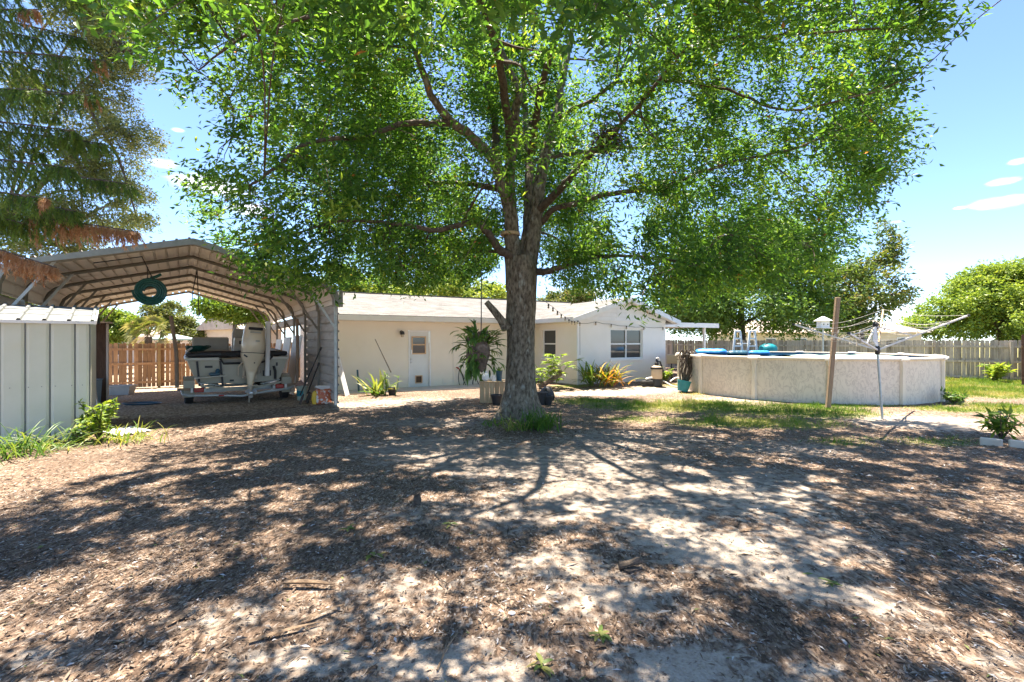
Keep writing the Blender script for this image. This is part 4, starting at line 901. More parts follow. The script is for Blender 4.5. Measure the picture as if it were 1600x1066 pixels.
    hw = sst(.515, .555, fbm(sx*3.3, sy*3.3, 3, 6)*.72+.28*fbm(sx*.7, sy*.7, 2, 8)+.05*(fbm(sx*8, sy*8, 2, 8)-.5))*(.45+.53*sst(8.2, 6.2, sy))*(1-.3*sst(5.2, 3.8, sy))*(1-.9*np.exp(-((sx-.35)/.8)**2-((sy-8.3)/1.6)**2))  # leaf gaps cut along the sun for ground dapples, fewer near the trunk's shadow
    hw = np.maximum(hw, .8*sst(.6, .64, fbm(sx*6.5, sy*6.5, 2, 17)))
    keep &= N.random(k) > hw
    c = c[keep]; out = out[keep]; k = len(c)
    V, Q = leaves_at(c, .112, .039, .4, out)
    cl = np.repeat(N.normal(.02, .19, len(p)), per)[keep]
    t = np.clip(.42+cl+N.normal(0, .17, k), 0, .96); t[N.random(k) > .996] = 1
    # a few dead brown sprays
    for s in [P(950, 215, 8.6), P(1085, 20, 7.4), P(560, 78, 8), P(640, 128, 8.4), P(1010, 140, 9), P(940, 75, 8)]:
        d = np.linalg.norm(c-np.array(s), axis=1); t[(d < .16) & (N.random(k) < .75)] = 1
    npmesh('crown', V, Q, M['oak_leaf'], r, np.repeat(t, 2))
    # dark tangle of dead leaves in the fork
    cc = np.array(P(950, 218, 8.5))+N.normal(size=(1500, 3))*np.array([.16, .16, .12]); V, Q = leaves_at(cc, .08, .025)
    npmesh('dead_tangle', V, Q, M['litter'], r, np.repeat(np.clip(N.normal(.1, .1, 1500), 0, 1), 2))
shade_tree()

def lobetree(name, label, cat, bx, by, lobes, nl, L, W, mat, group=None, top=None, trunk_r=.18, gap=.5, sg=.17, bark='bark_dark', tmean=.45, twig=True, lumpf=.8):
    z0 = g(bx, by); r = thing(name, label, cat, (bx, by, z0), group)
    cs = []; rr = []
    for px, py, rw, rh, D in lobes: c = P(px, py, D); cs.append(c); rr.append((rw*D/F, rw*D/F, rh*D/F))
    m = MB(); cz = sum((c.z for c in cs))/len(cs); ctr = sum(cs, Vector())/len(cs)
    stem = smooth([Vector((bx, by, z0-.1)), Vector((bx*.7+ctr.x*.3, by*.7+ctr.y*.3, z0+(cz-z0)*.45)), Vector((ctr.x, ctr.y, cz))], 5)
    m.tube(stem, taper(len(stem), trunk_r, trunk_r*.35), 8); m.build('trunk', M[bark], r, True)
    m = MB()
    for c in cs:
        k = R.randint(len(stem)//2, len(stem)-1); a = stem[k]
        sp = smooth([a, a.lerp(c, .5)+Vector((0, 0, .15*(c-a).length)), c], 4); m.tube(sp, taper(len(sp), trunk_r*.4, .02), 5)
    cl = []; w = np.array([a*b*c for a, b, c in rr])**.7; w /= w.sum()
    for c, e, ww in zip(cs, rr, w):
        k = int(nl/44*ww)+4; d = unit(N.normal(size=(k*3, 3))); q = d*(N.random(k*3)**.33)[:, None]*np.array(e)+np.array(c)
        lp = fbm(q[:, 0]*lumpf+q[:, 2]*.7, q[:, 1]*lumpf+q[:, 2]*.9, 3, 8); q = q[lp > np.quantile(lp, .42)][:k]
        cl.append(q)
        if twig:
            for v in q[::9]: m.tube([c, Vector(c).lerp(Vector(v), .6)+Vector((0, 0, .1)), v], [.03, .02, .008], 3, cap=False)
    m.build('branches', M[bark], r)
    p = np.concatenate(cl); per = max(1, nl//len(p)); c = np.repeat(p, per, 0); k = len(c)
    s = sg*np.mean([e[0] for e in rr]); c = c+N.normal(size=(k, 3))*s*np.array([1, 1, .7])
    c[:, 2] = np.maximum(c[:, 2], z0+.1)
    V, Q = leaves_at(c, L, W, .2, unit(c-np.array(ctr))*.5)
    t = np.clip(tmean+np.repeat(N.normal(0, .14, len(p)), per)+N.normal(0, .16, k), 0, 1)
    npmesh('crown', V, Q, M[mat], r, np.repeat(t, 2)); return r
GB = 'trees and bushes beyond the fences'
lobetree('oak_tree', 'tall deep green tree behind the pool, beside the patio roof', 'tree', *P(1160, 533, 28).xy, [(1160, 410, 85, 60, 28), (1090, 440, 70, 50, 27.5), (1230, 430, 70, 60, 28), (1150, 480, 95, 38, 27), (1060, 480, 40, 35, 28.5), (1250, 490, 60, 35, 27.5), (1110, 500, 60, 24, 28.5), (1210, 390, 60, 50, 28.5)], 60000, .2, .09, 'dark_leaf', GB, trunk_r=.3, tmean=.5)
lobetree('magnolia_tree', 'dark magnolia with bronze leaf undersides rising above the clothesline', 'tree', *P(1345, 533, 29).xy, [(1380, 385, 24, 36, 29), (1368, 425, 42, 30, 29), (1330, 450, 44, 36, 28.5), (1385, 462, 34, 22, 29), (1310, 490, 48, 30, 28.5), (1350, 500, 46, 22, 29), (1290, 440, 30, 40, 29)], 13000, .24, .1, 'magnolia_leaf', GB, trunk_r=.22, tmean=.42, sg=.17)
lobetree('oak_tree', 'broad yellow green domed tree behind the right hand fence', 'tree', *P(1570, 533, 46).xy, [(1575, 455, 75, 42, 46), (1510, 480, 55, 36, 46), (1625, 460, 80, 55, 46), (1470, 500, 36, 30, 46), (1550, 505, 70, 28, 45), (1600, 435, 50, 28, 46), (1540, 438, 36, 20, 46), (1440, 512, 22, 20, 46), (1620, 510, 60, 30, 45)], 70000, .3, .15, 'yellow_leaf', GB, trunk_r=.45, tmean=.42, sg=.11, lumpf=.45)
lobetree('oak_tree', 'bright yellow green treetop showing over the left of the house roof', 'tree', *P(560, 533, 34).xy, [(535, 440, 30, 26, 34), (575, 450, 32, 26, 34), (550, 470, 40, 24, 34)], 16000, .2, .1, 'bright_leaf', GB, tmean=.55)
lobetree('oak_tree', 'pale yellow treetop over the house roof left of the trunk', 'tree', *P(680, 533, 38).xy, [(640, 462, 42, 20, 38), (690, 452, 42, 28, 38), (735, 458, 36, 24, 38), (770, 462, 26, 18, 38), (610, 466, 30, 16, 38)], 22000, .22, .11, 'yellow_leaf', GB, tmean=.62)
lobetree('oak_tree', 'faint grey green treetop over the roof right of the trunk', 'tree', *P(890, 533, 42).xy, [(880, 468, 24, 14, 42), (910, 462, 22, 14, 42), (860, 472, 20, 10, 42)], 8000, .2, .1, 'fine_leaf', GB)
lobetree('maple_tree', 'bright green tree seen through the carport above the boat', 'tree', *P(365, 533, 29).xy, [(335, 478, 26, 18, 28), (370, 482, 32, 20, 28), (405, 488, 30, 24, 28), (360, 460, 40, 20, 29)], 20000, .18, .09, 'bright_leaf', GB, tmean=.4)
lobetree('oak_tree', 'pale bushy tree left of the palm behind the wooden fence', 'tree', *P(180, 533, 29).xy, [(180, 505, 26, 18, 29), (160, 500, 22, 18, 29), (200, 512, 18, 16, 29), (175, 522, 30, 14, 29)], 14000, .17, .09, 'yellow_leaf', GB, tmean=.4)
lobetree('oak_tree', 'grey green tree right of the palm behind the wooden fence', 'tree', *P(272, 533, 37).xy, [(268, 498, 22, 26, 37), (285, 512, 24, 20, 37), (245, 488, 20, 16, 37), (310, 522, 24, 12, 37), (330, 526, 20, 10, 37)], 16000, .2, .1, 'fine_leaf', GB)
lobetree('oak_tree', 'wispy olive oak at the far left behind the carport roof', 'tree', *P(-190, 533, 14.5).xy, [(140, 20, 75, 60, 13.5), (190, 80, 55, 45, 13), (120, 150, 75, 55, 13.5), (200, 215, 48, 26, 13), (150, 260, 66, 40, 13.5), (185, 300, 44, 20, 13), (130, 340, 80, 34, 13.5), (215, 345, 26, 10, 13), (150, -60, 120, 60, 13.5), (90, 385, 70, 22, 13.5)], 80000, .085, .036, 'fine_leaf', trunk_r=.12, sg=.11, lumpf=1.5)
lobetree('oak_tree', 'green tree low at the left edge behind the carport', 'tree', *P(-40, 533, 17).xy, [(15, 470, 30, 26, 17), (60, 455, 30, 20, 17), (-10, 430, 40, 40, 17)], 14000, .1, .05, 'bright_leaf', GB, tmean=.3)

def palm():
    c = P(232, 512, 26); z0 = g(c.x, c.y); r = thing('palm_tree', 'fan palm behind the wooden fence seen under the carport', 'palm', (c.x, c.y, z0), GB)
    m = MB(); m.tube([(c.x, c.y, z0-.1), (c.x, c.y, c.z-.5)], [.2, .17], 10); m.build('trunk', M['bark_dark'], r)
    m = MB(); h = Vector((c.x, c.y, c.z-.35))
    for i in range(44):
        a = R.uniform(0, 6.283); e = R.uniform(-.9, 1.35) ; d = Vector((math.cos(a)*math.cos(e), math.sin(a)*math.cos(e), math.sin(e))); tip = h+d*R.uniform(.55, .85)
        t0 = 1 if e < -.4 else R.uniform(.1, .8); m.tube([h, tip], [.02, .012], 4, t=t0)
        sd = d.orthogonal().normalized(); up = d.cross(sd)
        for k in range(11):
            b = -1.3+2.6*k/10; dd = (d*math.cos(b)+sd*math.sin(b)).normalized(); L = R.uniform(.4, .6)
            w = up.cross(dd).normalized()*.035 if up.cross(dd).length > 0 else sd*.03
            m.add([tip-w, tip+w, tip+dd*L*.6+w-Vector((0, 0, .04)), tip+dd*L-Vector((0, 0, .18*L+.08)), tip+dd*L*.6-w-Vector((0, 0, .04))], [(0, 1, 2, 3, 4)], t=min(1, max(0, t0+R.gauss(0, .1))))
    m.build('crown', M['palm_leaf'], r)
palm()

def pine():
    bx, by = -7.1, 5.2; z0 = g(bx, by)
    r = thing('pine_tree', 'needle tree at the left edge with drooping boughs and rusty dead tips', 'tree', (bx, by, z0))
    m = MB(); m.tube([(bx, by, z0-.1), (bx+.05, by, 3), (bx, by, 8.5)], [.22, .18, .1], 12); m.build('trunk', M['bark_dark'], r, True)
    br = [(P(150, -10, 4.6), 2.2, 0, 0), (P(60, 15, 4.4), 1.6, .16, 0), (P(165, 95, 4.7), 2.3, .1, 0), (P(150, 150, 4.5), 2.0, .06, 0), (P(120, 205, 4.6), 2.0, 0, 0), (P(165, 225, 4.7), 2.2, 0, 0), (P(110, 262, 4.4), 1.7, 0, 0), (P(205, 288, 4.8), 2.4, .0, 0), (P(75, 310, 4.2), 1.5, .1, 0), (P(120, 330, 4.7), 1.8, 0, 0), (P(60, 60, 4.9), 1.5, 0, 0), (P(100, 120, 5.2), 1.7, 0, 0), (P(90, 180, 5.2), 1.5, 0, 0), (P(215, 362, 4.7), 2.4, .4, 0), (P(88, 418, 4.4), 1.5, 1, 0), (P(70, 240, 5.1), 1.4, 0, 0), (P(130, 60, 5.2), 1.5, 0, 0), (P(40, 350, 4.8), 1.3, 0, 0), (P(60, 140, 4.2), 1.5, 0, 0)]
    V = []; Q = []; T = []; nv = 0
    wood = MB(); dead = [[], [], [], 0]; live = [[], [], [], 0]
    for tip, ln, dd, _ in br:
        base = Vector((bx, by, tip.z+.25 if dd < 1 else tip.z+.5)); 
        path = smooth([base, base.lerp(tip, .5)+Vector((0, 0, .12)), tip], 8); wood.tube(path, taper(len(path), .02, .005), 5)
        L = sum((path[i+1]-path[i]).length for i in range(len(path)-1)); ns = int(L/(.02 if dd < .4 else .011))
        for s in range(ns):
            u = s/ns; 
            if u < .15: continue
            k = min(int(u*(len(path)-1)), len(path)-2); p = path[k].lerp(path[k+1], u*(len(path)-1)-k); d = (path[k+1]-path[k]).normalized()
            sd = d.cross(Vector((0, 0, 1))).normalized()*(1 if s % 2 else -1)
            sl = R.uniform(.2, .42)*(1-.6*max(0, u-.6)/.4)*(R.uniform(.35, 1.0) if u > 1-dd*.75 else 1)
            bd = dd > 0 and R.random() < min(1, max(0, (u-(1-dd*1.05))/.16))
            shoot = (d*R.uniform(.35, .6)+sd*R.uniform(.12, .6)+Vector((0, 0, R.uniform(-.7, -.25) if not bd else R.uniform(-1.2, -.5)))).normalized()
            q = [p]; v = shoot.copy()
            for _i in range(5): q.append(q[-1]+v*sl/5); v = (v+Vector((0, 0, -.16 if not bd else -.3))).normalized()
            st = dead if bd else live
            nn = 54
            uu = N.random(nn); idx = np.minimum((uu*5).astype(int), 4); qa = np.array([tuple(x) for x in q]); pos = qa[idx]+(qa[idx+1]-qa[idx])*(uu*5-idx)[:, None]
            ax = qa[idx+1]-qa[idx]; A = unit(ax)*1.0+N.normal(size=(nn, 3))*.3
            st[0].append(pos); st[1].append(A); st[2].append(np.full(nn, np.clip(R.gauss(.45, .18), 0, 1)))
            if not bd: wood.tube([q[0], q[2], q[5]], [.004, .003, .001], 3, cap=False)
    wood.build('branches', M['bark_dark'], r)
    for nm, st, mt in (('needles', live, 'pine_needle'), ('dead_needles', dead, 'dead_needle')):
        c = np.concatenate(st[0]); A = np.concatenate(st[1]); k = len(c)
        V, Q = leafarr(c, A, N.normal(size=(k, 3)), N.uniform(.03, .065, k), np.full(k, .0058), .1)
        npmesh(nm, V, Q, M[mt], r, np.repeat(np.clip(np.concatenate(st[2])+N.normal(0, .1, k), 0, 1), 2))
pine()
Z3 = Vector((0, 0, 1))
def ground_at(x, y): return Vector((x, y, g(x, y)))
def one(mb, name, mats, label, cat, loc, smooth=False, group=None):
    return tag(mb.build(name, mats, loc=loc, smooth=smooth), label, cat, group)

# ------------------------------------------------------------------ shed
def shed():
    a = Vector((-7.56, 8.6, 0)); d = Vector((-.78, -.63, 0)).normalized(); n = Vector((.63, -.78, 0)).normalized(); z0 = g(-7.7, 8)-.1
    r = thing('metal_shed', 'pale green grey metal garden shed at the left edge with ribbed walls', 'shed', (a.x, a.y, z0))
    W = Matrix((d, n, Z3)).transposed().to_4x4(); W.translation = Vector((a.x, a.y, 0)); m = MB(W)
    top = 2.03; prof = []
    seams = [0, .2, .52, .82, 1.12, 1.43, 1.74, 2.05, 2.36, 2.66, 2.95]
    for i, s in enumerate(seams[:-1]):
        e = seams[i+1]; prof += [(s+.012, 0), (s+.05, .018), (e-.05, .018), (e-.012, 0), (e-.006, -.03), (e+.006, -.03)]
    m.loft([[(s, k, z) for s, k in prof] for z in (z0, top)], closed=False); m.build('wall', M['shed_wall'], r)
    m = MB(W); m.add([(0, 0, z0), (0, -2.4, z0), (0, -2.4, top), (0, -1.2, top+.26), (0, 0, top)], [(0, 1, 2, 3, 4)]); m.add([(2.95, 0, z0), (2.95, -2.4, z0), (2.95, -2.4, top), (2.95, -1.2, top+.26), (2.95, 0, top)], [(4, 3, 2, 1, 0)]); m.add([(0, -2.4, z0), (2.95, -2.4, z0), (2.95, -2.4, top), (0, -2.4, top)], [(0, 1, 2, 3)]); m.build('end_wall', M['shed_wall'], r)
    m = MB(W)
    for s in seams: m.box((s, -.012, (z0+top)/2), (.012, .02, top-z0))
    m.build('seam', M['shed_dark'], r)
    m = MB(W)
    for s in (.1, .24, .45, .62, .78, 1.0): m.lathe([(0, .0), (.008, 0), (.008, .008), (0, .01)], (s, .02, .92), 8, rot=Matrix.Rotation(-math.pi/2, 3, 'X'))
    m.build('screw', M['shed_dark'], r)
    m = MB(W); rows = []; s = -.07
    while s < 3.02:
        for o, h in ((0, .0), (.015, .035), (.05, .035), (.065, .0), (.25, .008)): rows.append((s+o, h))
        s += .31
    rings = []
    for k, z in ((.09, top+.015), (.02, top+.035), (-.35, top+.13), (-.36, top+.145), (-.8, top+.235), (-.81, top+.25), (-1.2, top+.33)): rings.append([(q, k, z+h) for q, h in rows])
    m.loft(rings, closed=False); m.loft([[(q, -2.4-k, z) for q, k, z in rg] for rg in rings], closed=False); m.build('roof', M['shed_roof'], r)
    m = MB(W); m.beam((-.08, .085, top-.005), (3, .085, top-.005), .025, .05); m.beam((-.075, .1, top), (-.075, -1.2, top+.31), .03, .07); m.build('eave_trim', M['white_paint'], r)
shed()
# ------------------------------------------------------------------ fences
def fence(name, label, pts, mat, pmat_, h=1.83, gap=.012, rails=(.15, .85, 1.5), front=True, group='wooden yard fences', pw=.135, step=2.4, pzs=None, jit=.01):
    r = thing(name, label, 'fence', ground_at(*pts[0]), group)
    for (a, b) in zip(pts, pts[1:]):
        a = Vector((*a, 0)); b = Vector((*b, 0)); L = (b-a).length; d = (b-a)/L; n = Vector((d.y, -d.x, 0))
        if n.y > 0: n = -n
        rot = Matrix((d, n, Z3)).transposed(); m = MB(); s = 0
        while s < L:
            w = pw*R.uniform(.96, 1.04); q = a+d*(s+w/2); gg = g(q.x, q.y); hh = h+R.gauss(0, jit)
            x0, x1 = -w/2, w/2; t = R.random(); c = .03
            vs = [(x, y, z) for y in (-.009, .009) for x, z in ((x0, .04), (x1, .04), (x1, hh-c), (x1-c, hh), (x0+c, hh), (x0, hh-c))]
            rr = Matrix.Rotation(R.gauss(0, .004), 3, 'Y')
            m.add([rot @ (rr @ Vector(v))+q+Vector((0, 0, gg)) for v in vs], [(0, 1, 2, 3, 4, 5), (11, 10, 9, 8, 7, 6)]+[(i, (i+1) % 6+0, (i+1) % 6+6, i+6)[::-1] for i in range(6)], t=t)
            s += w+max(.002, R.gauss(gap, gap*.6))
        m.build('pickets', M[mat], r)
        off = n*.035
        for z in rails:
            m = MB(); k = int(L/step)+1
            for i in range(k):
                p = a+d*(L*i/k); q = a+d*(L*(i+1)/k-.004); m.beam(p+off+Z3*(g(p.x, p.y)+z), q+off+Z3*(g(q.x, q.y)+z), .045, .09, t=R.uniform(.6, 1))
            m.build('rail', M[mat], r)
        s = step*.5
        while s < L:
            p = a+d*s+n*.1; m = MB(); m.beam(p+Z3*(g(p.x, p.y)-.1), p+Z3*(g(p.x, p.y)+h-.08), .1, .1, up=n, t=R.random()); m.build('post', M[pmat_], r); s += step
    return r
fence('wood_fence', 'warm brown picket fence behind the boat carport', [(-20.5, 16.6), (-15.9, 19.6), (-9.2, 24.6)], 'fence_wood', 'fence_post', 1.86, .02, (.25, 1.02, 1.62))
fence('wood_fence', 'weathered grey picket fence behind the pool', [(22.2, 19.7), (9.6, 29.2), (3.5, 33.5)], 'grey_wood', 'grey_wood', 1.74, .008, (.12, .81, 1.46))
fence('wood_fence', 'end of a brown plank fence at the right edge of the lawn', [(19.32, 18.2), (24, 15.0)], 'dark_wood', 'dark_wood', 1.95, .004, (.3, 1.5), group='wooden yard fences')

# ------------------------------------------------------------------ pool
PC = Vector((9.72, 16.44, 0)); PR = 3.8; PH = 1.25
def pool():
    r = thing('swimming_pool', 'round above ground pool with marbled beige wall', 'pool', (PC.x, PC.y, g(PC.x, PC.y)))
    m = MB(); m.lathe([(PR, -.1), (PR, PH-.03)], PC, 96); m.f = [f for f in m.f if len(f) == 4]; m.mi = m.mi[:len(m.f)]; m.t = m.t[:len(m.f)]; m.build('wall', M['pool_wall'], r, True)
    m = MB(); m.lathe([(PR-.03, PH-.03), (PR-.03, -.1)], PC, 96); m.f = [f for f in m.f if len(f) == 4]; m.mi = m.mi[:len(m.f)]; m.t = m.t[:len(m.f)]; m.build('liner', pmat('pool_liner', (.12, .45, .75), (.18, .55, .82), 3, .5), r, True)
    m = MB(); m.lathe([(0, 1.08), (PR-.04, 1.08)], PC, 96); m.build('water', M['water'], r)
    m = MB(); m.lathe([(PR+.05, PH-.07), (PR+.09, PH-.05), (PR+.09, PH-.01), (PR+.04, PH+.015), (PR-.13, PH+.01), (PR-.14, PH-.03), (PR-.02, PH-.04), (PR+.05, PH-.07)], PC, 96); m.f = [f for f in m.f if len(f) == 4]; m.mi = m.mi[:len(m.f)]; m.t = m.t[:len(m.f)]; m.build('rim', M['pool_trim'], r, True)
    to = math.atan2(-PC.y, -PC.x)
    for k in range(13):
        a = to+math.radians(-11.8*-1+27.7*k)
        d = Vector((math.cos(a), math.sin(a), 0)); t = Vector((-d.y, d.x, 0)); c = PC+d*(PR+.005)
        m = MB(); rg = []
        for z, w in ((-.05, .17), (.12, .16), (1.0, .13), (PH-.04, .2)): rg.append([c-t*w/2+Z3*z, c-t*w*.3+d*.06+Z3*z, c+t*w*.3+d*.06+Z3*z, c+t*w/2+Z3*z])
        m.loft(rg, closed=True); m.build('upright', M['pool_trim'], r)
        m = MB(); c = PC+d*(PR-.02); rg = []
        for s in (-.13, -.1, .1, .13): rg.append([c-d*.12+t*s+Z3*(PH+.02), c-d*.05+t*s+Z3*(PH+.04), c+d*.1+t*s+Z3*(PH+.03), c+d*.135+t*s+Z3*(PH-.03), c+d*.11+t*s+Z3*(PH-.075)])
        m.loft(rg); m.build('rim_cap', M['trim'], r)
    d = Vector((-.854, .52, 0)); a = math.atan2(d.y, d.x)
    m = MB(); c = PC+d*(PR+.25)+Z3*1.0; m.box(c, (.5, .3, .34), Matrix.Rotation(a, 3, 'Z'), bev=.02); m.build('skimmer', M['pump_tan'], r)
    m = MB(); p = PC+d*(PR+.2); m.tube(smooth([c-Z3*.15+d*.1, p-Z3*-.5+d*.15, p+d*.1+Z3*.06, Vector((5.6, 15.9, .1))]), .025, 8); m.build('pool_hose', M['hose_dark'], r, True)
pool()
def ladder():
    c = P(1164, 533, 19.2); c.z = 0
    r = thing('pool_ladder', 'white A frame ladder standing in the far side of the pool', 'ladder', c)
    for s in (-.29, .29):
        m = MB()
        for q in (-1, 1): m.tube([(c.x+s+q*.3, c.y, .2), (c.x+s+q*.19, c.y, 1.2), (c.x+s+q*.1, c.y, 2.05), (c.x+s+q*.07, c.y, 2.12)], 0.046, 8)
        m.beam((c.x+s-.1, c.y, 2.1), (c.x+s+.1, c.y, 2.1), .08, .07, bev=.02)
        for z in (.9, 1.2, 1.5, 1.8): w = .24-.1*(z-.9); m.beam((c.x+s-w, c.y, z), (c.x+s+w, c.y, z), .06, .055)
        m.build('side_frame', M['white_paint'], r, True)
    for z in (1.3, 1.6): m = MB(); m.box((c.x, c.y+.1, z), (.5, .14, .04)); m.build('tread', M['white_paint'], r)
ladder()
def floats():
    def roll(p, q, rad, mat, label, name='pool_float'):
        p = Vector(p); q = Vector(q); m = MB(); n = 14; pts = [p.lerp(q, i/n) for i in range(n+1)]
        m.tube(pts, [rad*(.35 if i in (0, n) else .85 if i in (1, n-1) else 1+.06*math.sin(i*2.1)) for i in range(n+1)], 14)
        for v in range(len(m.v)): x, y, z = m.v[v]; m.v[v] = (x, y, p.z+(z-p.z)*.62)
        one(m, name, M[mat], label, 'float', p, True, 'floats on the pool edge')
    a = P(1086, 549, 17.5); b = P(1136, 547, 17.0); roll((a.x, a.y, 1.29), (b.x, b.y, 1.3), .22, 'blue', 'long bright blue air float lying on the pool rim')
    a = P(1136, 549, 16.6); b = P(1168, 547, 16.5); roll((a.x, a.y, 1.27), (b.x, b.y, 1.28), .17, 'navy', 'dark navy float between the blue float and the ladder')
    a = P(1170, 549, 18); b = P(1202, 547, 18); roll((a.x, a.y, 1.25), (b.x, b.y, 1.25), .16, 'blue', 'short blue float right of the white pool ladder')
    m = MB(); n = 22; vs = []; fs = []
    for i in range(n+1):
        for j in range(9):
            x = 8.6+3.0*i/n; y = 14.4+1.9*j/8; vs.append((x, y, 1.2+.07*math.exp(-((j-3)/2.5)**2)+.02*math.sin(i*.9)*math.cos(j)))
    for i in range(n):
        for j in range(8): k = i*9+j; fs.append((k, k+9, k+10, k+1))
    m.add(vs, fs); one(m, 'solar_cover', pmat('solar_cover', (.35, .55, .45), (.55, .7, .6), 5, .4), 'pale green solar cover bunched on the pool water', 'pool cover', (10, 15.5, 1.2), True)
    c = P(1200, 545, 23.5); m = MB(); m.lathe([(.42, 0), (.42, .25), (.34, .36), (.18, .44), (0, .46)], (c.x, c.y, c.z-.2), 18); m.lathe([(.05, -c.z+.1), (.05, 0)], (c.x, c.y, c.z-.2), 8); one(m, 'garden_dome', M['teal'], 'dark teal domed lid on a post behind the pool', 'dome', (c.x, c.y, 0), True)
floats()

# ------------------------------------------------------------------ clothesline and leaning post
def clothesline():
    b = Vector((8.07, 10.45, g(8.07, 10.45))); top = P(1368, 508, 10.45); hub = P(1371, 547, 10.45)
    r = thing('clothesline', 'umbrella clothesline with sagging lines on a grey pole', 'clothesline', b)
    m = MB(); m.tube([b-Z3*.1, hub, top], .024, 10); m.build('pole', M['galv'], r, True)
    m = MB(); m.lathe([(.03, -.1), (.045, -.08), (.05, .06), (.03, .09)], hub, 12); m.lathe([(.028, -.04), (.05, -.03), (.055, .03), (.03, .06), (0, .07)], top, 12); m.tube([top, top+Vector((.05, 0, -.08)), top+Vector((.09, 0, -.03))], .012, 6); m.build('hub', M['black'], r, True)
    m = MB(); m.loft([[(hub.x-.04, hub.y-.03, hub.z+.08), (hub.x+.0, hub.y-.03, hub.z+.08), (hub.x+.0, hub.y+.02, hub.z+.08), (hub.x-.04, hub.y+.02, hub.z+.08)], [(hub.x-.12, hub.y-.03, hub.z+.2), (hub.x-.03, hub.y-.03, hub.z+.3), (hub.x-.03, hub.y+.02, hub.z+.3), (hub.x-.12, hub.y+.02, hub.z+.2)], [(top.x-.03, top.y-.02, top.z-.06), (top.x, top.y-.02, top.z-.06), (top.x, top.y, top.z-.06), (top.x-.03, top.y, top.z-.06)]]); m.build('crank_cord', M['white_paint'], r)
    tips = [P(1513, 493, 10.0), P(1380, 484, 12.3), P(1240, 507, 10.9), P(1326, 521, 8.75)]
    for i, t in enumerate(tips):
        m = MB(); m.beam(hub+Z3*.0, t, .032, .032); a = m.build('arm', M['trim'] if i != 1 else M['lumber'], r)
        m = MB(); m.box(t, (.05, .05, .05), bev=.01); m.build('arm_tip', M['black'], a)
        m = MB(); q = hub.lerp(t, .42); m.beam(top-Z3*.03, q, .022, .022); m.build('strut', M['trim'], r)
    m = MB()
    for k in range(6):
        u = .45+.11*k
        for i in range(4):
            a = hub.lerp(tips[i], u); c = hub.lerp(tips[(i+1) % 4], u); mid = a.lerp(c, .5)-Z3*R.uniform(.03, .1)*(1+u)
            m.tube(smooth([a, mid, c], 5), .0024, 4, cap=False)
    m.build('line', M['chrome_wire'], r)
    for k in range(16):
        i = R.choice([0, 1, 2, 3]); u = .45+.11*R.randint(0, 3); p = hub.lerp(tips[i], u).lerp(hub.lerp(tips[(i+1) % 4], u), R.random())-Z3*.05
        m = MB(); m.box(p, (.014, .02, .09), Matrix.Rotation(R.uniform(-.4, .4), 3, 'Y')); m.build('clothes_peg', M['pale_wood'], r)
clothesline()
a = GP(1293, 638); b = P(1309, 465, 12.0)
m = MB(); m.beam(a-Z3*.1, b, .105, .09, up=(0, 1, 0), bev=.012); one(m, 'wooden_post', M['post_wood'], 'leaning brown wooden post standing in front of the pool', 'post', a)
def birdhouse():
    c = P(1286, 505, 21.5); r = thing('birdhouse', 'white birdhouse on a pole behind the pool', 'birdhouse', (c.x, c.y, g(c.x, c.y)))
    m = MB(); m.tube([(c.x, c.y, 0), (c.x, c.y, c.z-.2)], .035, 8); m.build('pole', M['galv'], r)
    m = MB(); m.box((c.x, c.y, c.z-.05), (.36, .36, .3)); m.box((c.x, c.y, c.z-.215), (.46, .46, .03)); b = m.build('box', M['white_paint'], r)
    m = MB(); m.loft([[(c.x-.27, c.y-.27, c.z+.1), (c.x+.27, c.y-.27, c.z+.1), (c.x+.27, c.y+.27, c.z+.1), (c.x-.27, c.y+.27, c.z+.1)], [(c.x-.03, c.y-.03, c.z+.3), (c.x+.03, c.y-.03, c.z+.3), (c.x+.03, c.y+.03, c.z+.3), (c.x-.03, c.y+.03, c.z+.3)]]); m.build('roof', M['white_paint'], r)
    for x in (-.09, .09): m = MB(); m.lathe([(0, 0), (.03, 0), (.03, .004), (0, .005)], (c.x+x, c.y-.181, c.z-.06), 10, rot=Matrix.Rotation(math.pi/2, 3, 'X')); m.build('entrance_hole', M['black'], b)
birdhouse()

# ------------------------------------------------------------------ plants
def straps(name, label, cat, base, n, L, w, mat, spread=.12, rise=(.6, 1.4), droop=(.6, 1.8), tint=(.2, .7), az=None, group=None, seg=6):
    m = MB(); z = Vector(base)
    for i in range(n):
        a = R.uniform(0, 6.283) if az is None else R.gauss(*az); q = z+Vector((R.gauss(0, spread), R.gauss(0, spread), -.02)); q.z = g(q.x, q.y)-.02+(z.z-g(z.x, z.y))
        m.strap(q, a, L*R.uniform(.6, 1.15), w*R.uniform(.7, 1.15), R.uniform(*rise), R.uniform(*droop), seg, R.uniform(*tint))
    return one(m, name, M[mat], label, cat, z, group=group)
GG = 'grassy clumps in the yard'
q = GP(846, 672); straps('grass_clump', 'lush dark green strappy clump at the right foot of the trunk', 'plant', q+Vector((0, .12, 0)), 150, .55, .022, 'strap_leaf', .17, (.7, 1.45), (.9, 2.2), (.1, .55), group=GG)
q = GP(803, 672); straps('grass_clump', 'thin yellowing strappy clump in front of the trunk roots', 'plant', q, 46, .48, .018, 'strap_leaf', .12, (.5, 1.4), (.9, 2.2), (.4, 1), group=GG)
q = GP(768, 664); straps('weed', 'small bright weed at the left foot of the trunk', 'plant', q, 26, .2, .035, 'strap_leaf', .12, (.3, 1.2), (.5, 1.4), (.35, .7))
q = GP(25, 712); straps('grass_clump', 'long arching green grass against the shed at the left edge', 'plant', q, 95, .72, .02, 'strap_leaf', .24, (.3, 1.3), (.8, 2.0), (.1, .7), group=GG)
